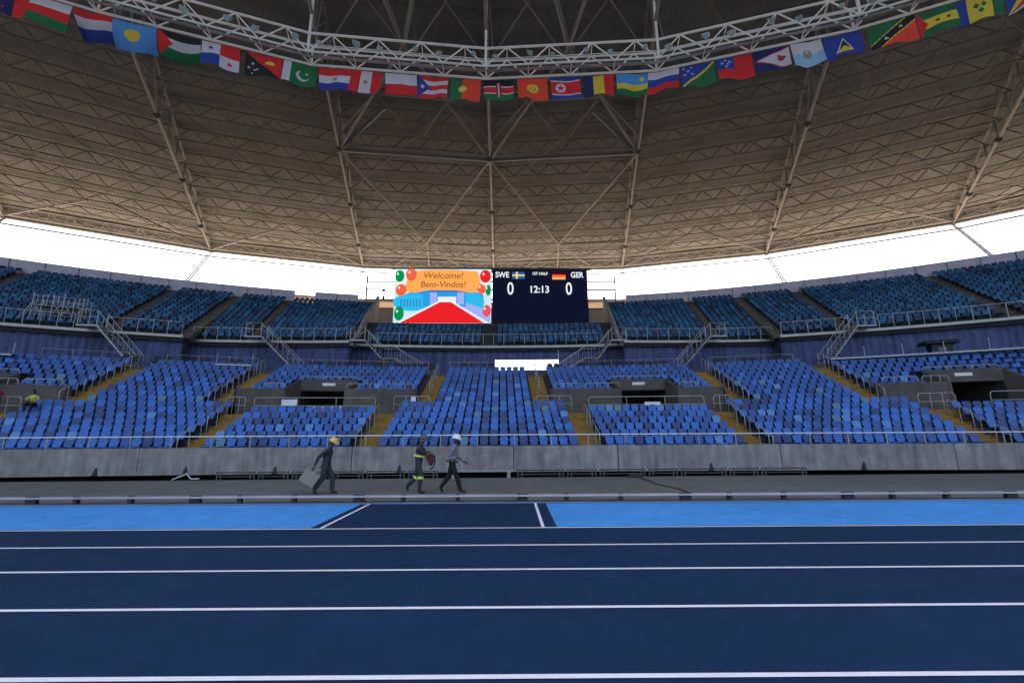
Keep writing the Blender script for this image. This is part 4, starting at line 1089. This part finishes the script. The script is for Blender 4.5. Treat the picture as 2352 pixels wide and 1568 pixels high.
for cx, cz, rx, rz, m in ((0.05, 0.86, 0.055, 0.11, E_gr), (0.17, 0.89, 0.055, 0.12, E_co), (0.07, 0.60, 0.055, 0.11, E_co), (0.06, 0.17, 0.05, 0.13, E_gr), (0.94, 0.86, 0.06, 0.12, E_red), (0.90, 0.62, 0.045, 0.09, E_co), (0.97, 0.60, 0.035, 0.10, E_gr), (0.955, 0.22, 0.05, 0.11, E_pi)):
    poly(L, 'balloon', ell(cx, cz, min(rx, cx-0.002, 0.998-cx), rz), m, 10)
    poly(L, 'balloon_shine', ell(cx-0.02, cz+0.04, 0.01, 0.025), E_white, 11)
def text(parent, name, s, x, z, size, m, layer=12, sx=1.0, shear=0.0, bold=0.0):
    cu = bpy.data.curves.new('t', 'FONT'); cu.body = s; cu.align_x = 'CENTER'; cu.align_y = 'CENTER'; cu.size = size*Hh; cu.extrude = 0.004; cu.offset = bold; cu.shear = shear
    t = bpy.data.objects.new('t', cu); COL.objects.link(t)
    dg = bpy.context.evaluated_depsgraph_get(); me = bpy.data.meshes.new_from_object(t.evaluated_get(dg)); bpy.data.objects.remove(t)
    me.materials.clear(); me.materials.append(m); me.name = name
    for v in me.vertices:
        X, Y, Z = v.co; v.co = (x*W+X*sx, 0.05-0.012*layer-0.03+Z, z*Hh+Y)
    o = bpy.data.objects.new(name, me); COL.objects.link(o); o.parent = parent; return o
text(L, 'greeting', 'Welcome!', 0.50, 0.865, 0.155, E_tx, sx=1.08, shear=0.15, bold=0.008)
text(L, 'greeting', 'Bem-Vindos!', 0.50, 0.70, 0.155, E_tx, sx=1.0, shear=0.15, bold=0.008)
poly(Rr, 'display', rect(0, 1, 0, 1), E_navy, 0)
text(Rr, 'team_name', 'SWE', 0.105, 0.885, 0.145, E_w2, sx=0.85, bold=0.02); text(Rr, 'team_name', 'GER', 0.89, 0.885, 0.145, E_w2, sx=0.85, bold=0.02)
text(Rr, 'period', '1ST HALF', 0.50, 0.91, 0.075, E_w2, sx=0.9, bold=0.01)
text(Rr, 'score', '0', 0.19, 0.62, 0.32, E_w2, sx=0.75, bold=0.02); text(Rr, 'score', '0', 0.80, 0.62, 0.32, E_w2, sx=0.75, bold=0.02)
text(Rr, 'clock', '12:13', 0.49, 0.61, 0.18, E_w2, sx=0.92, bold=0.02)
fb = em('led_flag_blue', (0.03, 0.12, 0.32)); fy = em('led_flag_yellow', (0.95, 0.70, 0.25))
poly(Rr, 'swedish_flag', rect(0.21, 0.34, 0.82, 0.95), fb, 2); poly(Rr, 'flag_cross', rect(0.248, 0.268, 0.82, 0.95), fy, 3); poly(Rr, 'flag_cross', rect(0.21, 0.34, 0.872, 0.898), fy, 4)
poly(Rr, 'german_flag', rect(0.63, 0.77, 0.90, 0.945), em('led_black', (0.10, 0.0, 0.0)), 2); poly(Rr, 'flag_band', rect(0.63, 0.77, 0.855, 0.90), E_co, 2); poly(Rr, 'flag_band', rect(0.63, 0.77, 0.81, 0.855), em('led_gold', (1.0, 0.45, 0.14)), 2)
# support structure of the screens
sf = thing('scoreboard_frame', 'grey steel frame holding the two scoreboard screens in the gap of the upper stand', 'frame', (0, SY, 0))
for x in (-15.2, 15.2):
    b = MB(); b.tube((x, 0.9, ZB0+3), (x, 0.9, 20.6), 0.10, 6); b.build('column', M_steel, sf)
for z in (19.9, 18.9, 17.6, 16.5):
    b = MB(); b.tube((-15.2, 1.0, z), (15.2, 1.0, z), 0.10, 5); b.build('cross_bar', M_steel, sf)
b = MB(); b.box((0, 0.6, 14.05), (29, 1.4, 0.35)); b.build('base_beam', M_conc_d, sf)
b = MB(); b.box((0, 0.4, 21.32), (24.2, 0.5, 0.18)); b.build('top_beam', M_dark, sf)
b = MB(); b.box((0, 3.4, 15.9), (29, 0.25, 2.6)); b.build('tan_wall', M_tan, sf)
b = MB()
for x in [-13.8+2.3*i for i in range(13)]: b.tube((x, 1.4, ZB0+2.5), (x, 1.4, 14.0), 0.06, 5)
b.build('props', M_dark, sf)
b = MB(); b.box((0, 0, 0.25), (0.25, 0.25, 0.5)); b.tube((0, 0, 0.5), (0, 0, 1.1), 0.03, 6); b.box((0, -0.1, 1.2), (0.25, 0.45, 0.25))
o = b.build('spotter_camera', M_dark); o.location = (-13.2, 51.2, 17.62); tag(o, 'small dark camera on a post left of the left screen', 'camera')

# all remaining seats, one mass
o = far.build('stadium_seats', FM); tag(o, 'mass of blue seats of the higher lower-stand rows and the dark teal upper stand', 'seats', kind='stuff')

for x, y, t in ((-3.95, 4.35, 'left'), (4.35, 4.55, 'right')):
    b = MB(); b.prism([(-0.012, -0.01, 0), (0.014, -0.006, 0), (0.01, 0.012, 0), (-0.008, 0.01, 0)], (0, 0, 0.006)); o = b.build('paper_scrap', M_white); o.location = (x, y, 0.012)
    tag(o, 'tiny white paper scrap on the dark blue track, at %s' % t, 'litter')

# ------------------------------------------------------------ people
def skin_body(name, joints, edges, root, regions, mats, parent, sub=1):
    me = bpy.data.meshes.new('sk'); names = list(joints); ix = {n: i for i, n in enumerate(names)}
    me.from_pydata([joints[n][0] for n in names], [(ix[a], ix[c]) for a, c in edges], [])
    o = bpy.data.objects.new('sk', me); COL.objects.link(o)
    m = o.modifiers.new('s', 'SKIN'); m.use_smooth_shade = True; m.branch_smoothing = 0.6
    sv = me.skin_vertices[0].data
    for n in names:
        r = joints[n][1]; r = (r, r) if not isinstance(r, tuple) else r
        sv[ix[n]].radius = r
        sv[ix[n]].use_root = (n == root)
    s = o.modifiers.new('u', 'SUBSURF'); s.levels = sub+1; s.render_levels = sub+1
    bpy.context.view_layer.update()
    dg = bpy.context.evaluated_depsgraph_get(); nm = bpy.data.meshes.new_from_object(o.evaluated_get(dg)); bpy.data.objects.remove(o)
    nm.materials.clear()
    for mm in mats: nm.materials.append(mm)
    P = {n: Vector(joints[n][0]) for n in names}
    segs = [(P[a], P[c], regions.get((a, c), regions.get((c, a), 0))) for a, c in edges]
    for f in nm.polygons:
        c = f.center; best = 1e9; r = 0
        for a, e, g in segs:
            ab = e-a; t = max(0, min(1, (c-a).dot(ab)/max(ab.length_squared, 1e-9))); dd = (c-(a+ab*t)).length
            if dd < best: best = dd; r = g
        f.material_index = r; f.use_smooth = True
    nm.name = name
    ob = bpy.data.objects.new(name, nm); COL.objects.link(ob); ob.parent = parent; return ob
M_skin = mat('skin_dark', (0.09, 0.045, 0.028), 0.55); M_boot = mat('boot', (0.012, 0.011, 0.01), 0.6)
def hand_chain(J, E, Rg, pre, wrist, dirv, side, curl=0.5):
    # palm, four fingers and a thumb as short chains rooted in the palm
    w = Vector(J[wrist][0]); d = Vector(dirv).normalized(); s = Vector(side).normalized(); n = d.cross(s)
    J[pre+'palm'] = (tuple(w+d*0.055), (0.030, 0.018)); E.append((wrist, pre+'palm')); Rg[(wrist, pre+'palm')] = 2
    for i, (o_, l) in enumerate(((-0.030, 0.062), (-0.010, 0.072), (0.011, 0.068), (0.030, 0.052))):
        a = w+d*0.088+s*o_; m = a+d*l*0.5+n*l*0.25*curl; e = m+d*l*0.35+n*l*0.45*curl
        for nm, p, r in ((pre+'k%d' % i, a, 0.0095), (pre+'m%d' % i, m, 0.0085), (pre+'t%d' % i, e, 0.007)): J[nm] = (tuple(p), r)
        for p, q in ((pre+'palm', pre+'k%d' % i), (pre+'k%d' % i, pre+'m%d' % i), (pre+'m%d' % i, pre+'t%d' % i)): E.append((p, q)); Rg[(p, q)] = 2
    a = w+d*0.035-s*0.036; e = a+d*0.035-s*0.022+n*0.02
    J[pre+'th1'] = (tuple(a), 0.011); J[pre+'th2'] = (tuple(e), 0.009); E += [(pre+'palm', pre+'th1'), (pre+'th1', pre+'th2')]; Rg[(pre+'palm', pre+'th1')] = 2; Rg[(pre+'th1', pre+'th2')] = 2
def person(label, loc, rz, pose, top, legs, helmet=None, scale=1.0, hair=None, cat='person'):
    o = thing('person', label, cat, loc, rz); o.scale = (scale,)*3
    g = pose; J = {}; E = []; Rg = {}
    hp = Vector(g['hip']); chs = Vector(g['chest']); nk = Vector(g['neck']); hd = Vector(g['head'])
    J['pelvis'] = (tuple(hp), (0.150, 0.175)); J['waist'] = (tuple(hp.lerp(chs, 0.45)), (0.145, 0.165)); J['chest'] = (tuple(chs), (0.150, 0.19)); J['collar'] = (tuple(chs.lerp(nk, 0.62)), (0.095, 0.13)); J['neck'] = (tuple(nk), 0.058)
    J['jaw'] = (tuple(nk.lerp(hd, 0.5)), (0.075, 0.068)); J['head'] = (tuple(hd), (0.098, 0.080)); J['crown'] = (tuple(hd+(hd-nk).normalized()*0.06), (0.08, 0.07))
    E += [('pelvis', 'waist'), ('waist', 'chest'), ('chest', 'collar'), ('collar', 'neck'), ('neck', 'jaw'), ('jaw', 'head'), ('head', 'crown')]
    for e in E: Rg[e] = 0
    for e in (('neck', 'jaw'), ('jaw', 'head'), ('head', 'crown')): Rg[e] = 2
    Rg[('pelvis', 'waist')] = 0 if not g.get('belt') else 0
    for sd, sy in (('r', -1), ('l', 1)):
        sh = chs.lerp(nk, 0.45)+Vector((0, sy*0.175, 0)); el = Vector(g['elbow_'+sd]); wr = Vector(g['wrist_'+sd])
        J['sh'+sd] = (tuple(sh), 0.075); J['ua'+sd] = (tuple(sh.lerp(el, 0.5)), 0.066); J['el'+sd] = (tuple(el), 0.056); J['fa'+sd] = (tuple(el.lerp(wr, 0.5)), 0.048); J['wr'+sd] = (tuple(wr), 0.030)
        for p, q in (('collar', 'sh'+sd), ('sh'+sd, 'ua'+sd), ('ua'+sd, 'el'+sd), ('el'+sd, 'fa'+sd), ('fa'+sd, 'wr'+sd)): E.append((p, q)); Rg[(p, q)] = 0
        hand_chain(J, E, Rg, 'h'+sd, 'wr'+sd, (wr-el).normalized(), (1, 0, 0.2), g.get('curl', 0.7))
        th = hp+Vector((0, sy*0.09, -0.06)); kn = Vector(g['knee_'+sd]); an = Vector(g['ankle_'+sd]); to = Vector(g['toe_'+sd])
        J['th'+sd] = (tuple(th), (0.112, 0.108)); J['mt'+sd] = (tuple(th.lerp(kn, 0.5)), 0.100); J['kn'+sd] = (tuple(kn), 0.080); J['ca'+sd] = (tuple(kn.lerp(an, 0.35)), 0.080); J['an'+sd] = (tuple(an), 0.062); J['ft'+sd] = (tuple(an.lerp(to, 0.45)+Vector((0, 0, -0.01))), 0.045); J['to'+sd] = (tuple(to), 0.034)
        for p, q, rg in (('pelvis', 'th'+sd, 1), ('th'+sd, 'mt'+sd, 1), ('mt'+sd, 'kn'+sd, 1), ('kn'+sd, 'ca'+sd, 1), ('ca'+sd, 'an'+sd, 1), ('an'+sd, 'ft'+sd, 3), ('ft'+sd, 'to'+sd, 3)): E.append((p, q)); Rg[(p, q)] = rg
    skin_body('body', J, E, 'pelvis', Rg, [top, legs, M_skin, M_boot], o)
    up = (hd-nk).normalized(); f = Vector((1, 0, 0)); f = (f-up*f.dot(up)).normalized(); lf = up.cross(f)
    b = MB()   # nose, ears, eyes, mouth
    b.tube(hd+f*0.085+up*0.01, hd+f*0.118-up*0.035, 0.009, 6, r2=0.017); b.tube(hd+f*0.088-up*0.065-lf*0.022, hd+f*0.088-up*0.065+lf*0.022, 0.009, 6)
    for s in (-1, 1): b.sphere(hd+lf*s*0.078-up*0.01, 0.026, sc=(0.9, 0.4, 1.3)); 
    b.build('face_features', M_skin, o, smooth=True)
    b = MB()
    for s in (-1, 1): b.sphere(hd+f*0.086+lf*s*0.030+up*0.008, 0.013)
    b.build('eyes', M_white, o, smooth=True)
    if helmet:
        b = MB(); c = hd+up*0.055; M = Matrix((f, lf, up)).transposed()
        dome = MB(); dome.sphere((0, 0, 0), 0.128, nu=16, nv=8, sc=(1.12, 0.95, 1.0), zmin=0.0)
        dome.prism([(0.155*math.cos(t)*(1.12 if math.cos(t) > 0 else 1.0)+ (0.03 if math.cos(t) > 0.5 else 0), 0.135*math.sin(t), -0.012) for t in [2*PI*i/18 for i in range(18)]], (0, 0, 0.018))
        dome.box((0, 0, 0.126), (0.20, 0.03, 0.012))
        dome.v = [tuple(c+M @ Vector(v)) for v in dome.v]; dome.build('helmet', helmet, o, smooth=False)
    if hair:
        hb = MB(); hb.sphere(hd+up*0.03-f*0.012, 0.108, nu=14, nv=7, sc=(1, 0.88, 1.0), zmin=-0.2); hb.build('hair', hair, o, smooth=True)
    return o
def band(parent, a, c, r, m, w=0.05, name='reflective_band'):
    a = Vector(a); c = Vector(c); b = MB(); d = (c-a).normalized(); b.tube(a-d*w/2, a+d*w/2, r, 14); return b.build(name, m, parent)
M_cover = mat('grey_coverall', (0.030, 0.033, 0.042), 0.85, noise=0.15, scale=8); M_shirt = mat('pale_shirt', (0.19, 0.21, 0.25), 0.8, noise=0.12, scale=8); M_trous = mat('black_trousers', (0.004, 0.0045, 0.007), 0.8)
M_hy = mat('helmet_yellow', (0.75, 0.52, 0.06), 0.35); M_hw = mat('helmet_white', (0.85, 0.86, 0.88), 0.35); M_hg = mat('helmet_grey', (0.08, 0.085, 0.095), 0.5); M_ref = mat('reflective_yellow', (0.62, 0.78, 0.10), 0.4)
M_card = mat('cardboard', (0.27, 0.25, 0.22), 0.85, noise=0.08, scale=5)
# 1: yellow helmet, carrying a carton behind him
p1 = dict(hip=(0, 0, 0.90), chest=(0.03, 0, 1.22), neck=(0.09, 0, 1.43), head=(0.15, 0, 1.545), elbow_r=(-0.17, -0.22, 1.12), wrist_r=(-0.27, -0.20, 0.86), elbow_l=(0.02, 0.22, 1.08), wrist_l=(-0.16, 0.20, 0.88),
          knee_r=(-0.03, -0.10, 0.50), ankle_r=(-0.28, -0.10, 0.13), toe_r=(-0.17, -0.10, 0.035), knee_l=(0.20, 0.10, 0.50), ankle_l=(0.20, 0.10, 0.09), toe_l=(0.38, 0.10, 0.035))
w1 = person('worker in dark grey coveralls and yellow helmet walking right with a carton', (-3.88, 13.0, 0), 0, p1, M_cover, M_cover, M_hy, 0.91)
b = MB(); b.box((0, 0, 0), (0.44, 0.42, 0.36)); b.box((0, 0, 0.182), (0.05, 0.425, 0.004), 1)
o = b.build('carton', [M_card, mat('tape', (0.4, 0.36, 0.28), 0.5)]); o.location = (-4.25, 12.95, 0.47); o.rotation_euler = (0, R_(32), R_(8)); tag(o, 'tilted grey-brown cardboard carton carried by the yellow-helmeted worker', 'carton')
# 2: grey coveralls with yellow bands and a red bundle
p2 = dict(hip=(0, 0, 0.93), chest=(0.03, 0, 1.27), neck=(0.06, 0, 1.49), head=(0.10, 0, 1.61), elbow_r=(0.14, -0.23, 1.22), wrist_r=(0.33, -0.17, 1.25), elbow_l=(0.16, 0.22, 1.12), wrist_l=(0.36, 0.12, 1.0),
          knee_r=(0.10, -0.10, 0.50), ankle_r=(0.06, -0.10, 0.09), toe_r=(0.25, -0.10, 0.035), knee_l=(-0.06, 0.10, 0.49), ankle_l=(-0.36, 0.10, 0.20), toe_l=(-0.30, 0.10, 0.06))
w2 = person('worker in grey coveralls with yellow reflective bands holding a red bundle', (-1.26, 13.0, 0), 0, p2, M_cover, M_cover, M_hg, 0.915)
b = MB(); b.tube((0.02, 0, 1.10), (0.03, 0, 1.16), 0.192, 16); ob = b.build('reflective_belt', M_ref, w2)
band(w2, (0.09, -0.10, 0.48), (0.10, -0.10, 0.60), 0.094, M_ref, 0.08); band(w2, (-0.08, 0.10, 0.46), (-0.2, 0.10, 0.33), 0.09, M_ref, 0.07)
b = MB(); b.sphere((0.21, -0.03, 1.62), 0.05, sc=(0.6, 1.2, 1.0)); b.build('face_shield', mat('cream', (0.70, 0.58, 0.36), 0.5), w2, smooth=True)
b = MB(); b.sphere((0.11, -0.09, 1.60), 0.035); b.build('ear_muff', mat('orange_muff', (0.75, 0.18, 0.03), 0.5), w2, smooth=True)
M_rb = mat('red_bundle', (0.10, 0.008, 0.015), 0.7)
b = MB(); b.tube((0, -0.13, 0), (0, 0.13, 0), 0.17, 16); b.sphere((0.02, -0.02, -0.16), 0.12, sc=(1, 1, 1.5))
for i in range(5): b.tube((0, -0.135+0.0, 0), (0.16*math.cos(i*1.25), -0.138, 0.16*math.sin(i*1.25)), 0.012, 5, 1)
b.path([(0.12, -0.1, 0.1), (0.2, -0.1, -0.05), (0.2, -0.08, -0.25), (0.12, -0.06, -0.42), (0.0, -0.05, -0.46)], 0.03, 6, 1)
o = b.build('hose_bundle', [M_rb, M_boot]); o.location = (-0.92, 12.95, 0.99); o.scale = (0.68, 0.68, 0.68); tag(o, 'dark red coiled bundle with black strap held by the banded worker', 'bundle')
# 3: white helmet, pale shirt, black trousers, striding
p3 = dict(hip=(0, 0, 0.90), chest=(0.04, 0, 1.26), neck=(0.07, 0, 1.48), head=(0.10, 0, 1.60), elbow_r=(-0.10, -0.23, 1.07), wrist_r=(0.14, -0.19, 1.06), elbow_l=(0.16, 0.22, 1.06), wrist_l=(0.36, 0.20, 0.93),
          knee_r=(0.17, -0.09, 0.49), ankle_r=(0.28, -0.09, 0.09), toe_r=(0.45, -0.09, 0.05), knee_l=(-0.10, 0.09, 0.48), ankle_l=(-0.36, 0.09, 0.16), toe_l=(-0.26, 0.09, 0.035))
w3 = person('worker in white helmet, pale grey-blue shirt and black trousers striding right', (-0.30, 13.0, 0), 0, p3, M_shirt, M_trous, M_hw, 0.92)
b = MB(); b.tube((-0.005, 0, 0.93), (0.0, 0, 0.97), 0.186, 14); b.build('belt', M_boot, w3)
# seated people at the left
def seated(label, loc, rz, top, legs, hair, helmet=None):
    g = dict(hip=(0, 0, 0.46), chest=(0.06, 0, 0.78), neck=(0.12, 0, 0.98), head=(0.16, 0, 1.10), elbow_r=(0.14, -0.24, 0.70), wrist_r=(0.34, -0.14, 0.62), elbow_l=(0.14, 0.24, 0.70), wrist_l=(0.34, 0.14, 0.62),
             knee_r=(0.42, -0.12, 0.50), ankle_r=(0.42, -0.12, 0.10), toe_r=(0.58, -0.12, 0.04), knee_l=(0.42, 0.12, 0.50), ankle_l=(0.40, 0.12, 0.10), toe_l=(0.56, 0.12, 0.04))
    return person(label, loc, rz, g, top, legs, helmet, 1.0, hair)
M_hair = mat('hair', (0.01, 0.008, 0.007), 0.6)
seated('person in a dark red top sitting by the rail at the far left edge', (-26.1, 24.3, zf(6)+0.30), R_(-60), mat('red_top', (0.20, 0.01, 0.015), 0.8), M_trous, M_hair)
seated('person in a yellow vest sitting on the far left stair', (-24.2, 24.4, zf(6)+0.05), R_(-70), mat('yellow_vest', (0.50, 0.50, 0.10), 0.8), M_trous, M_hair)
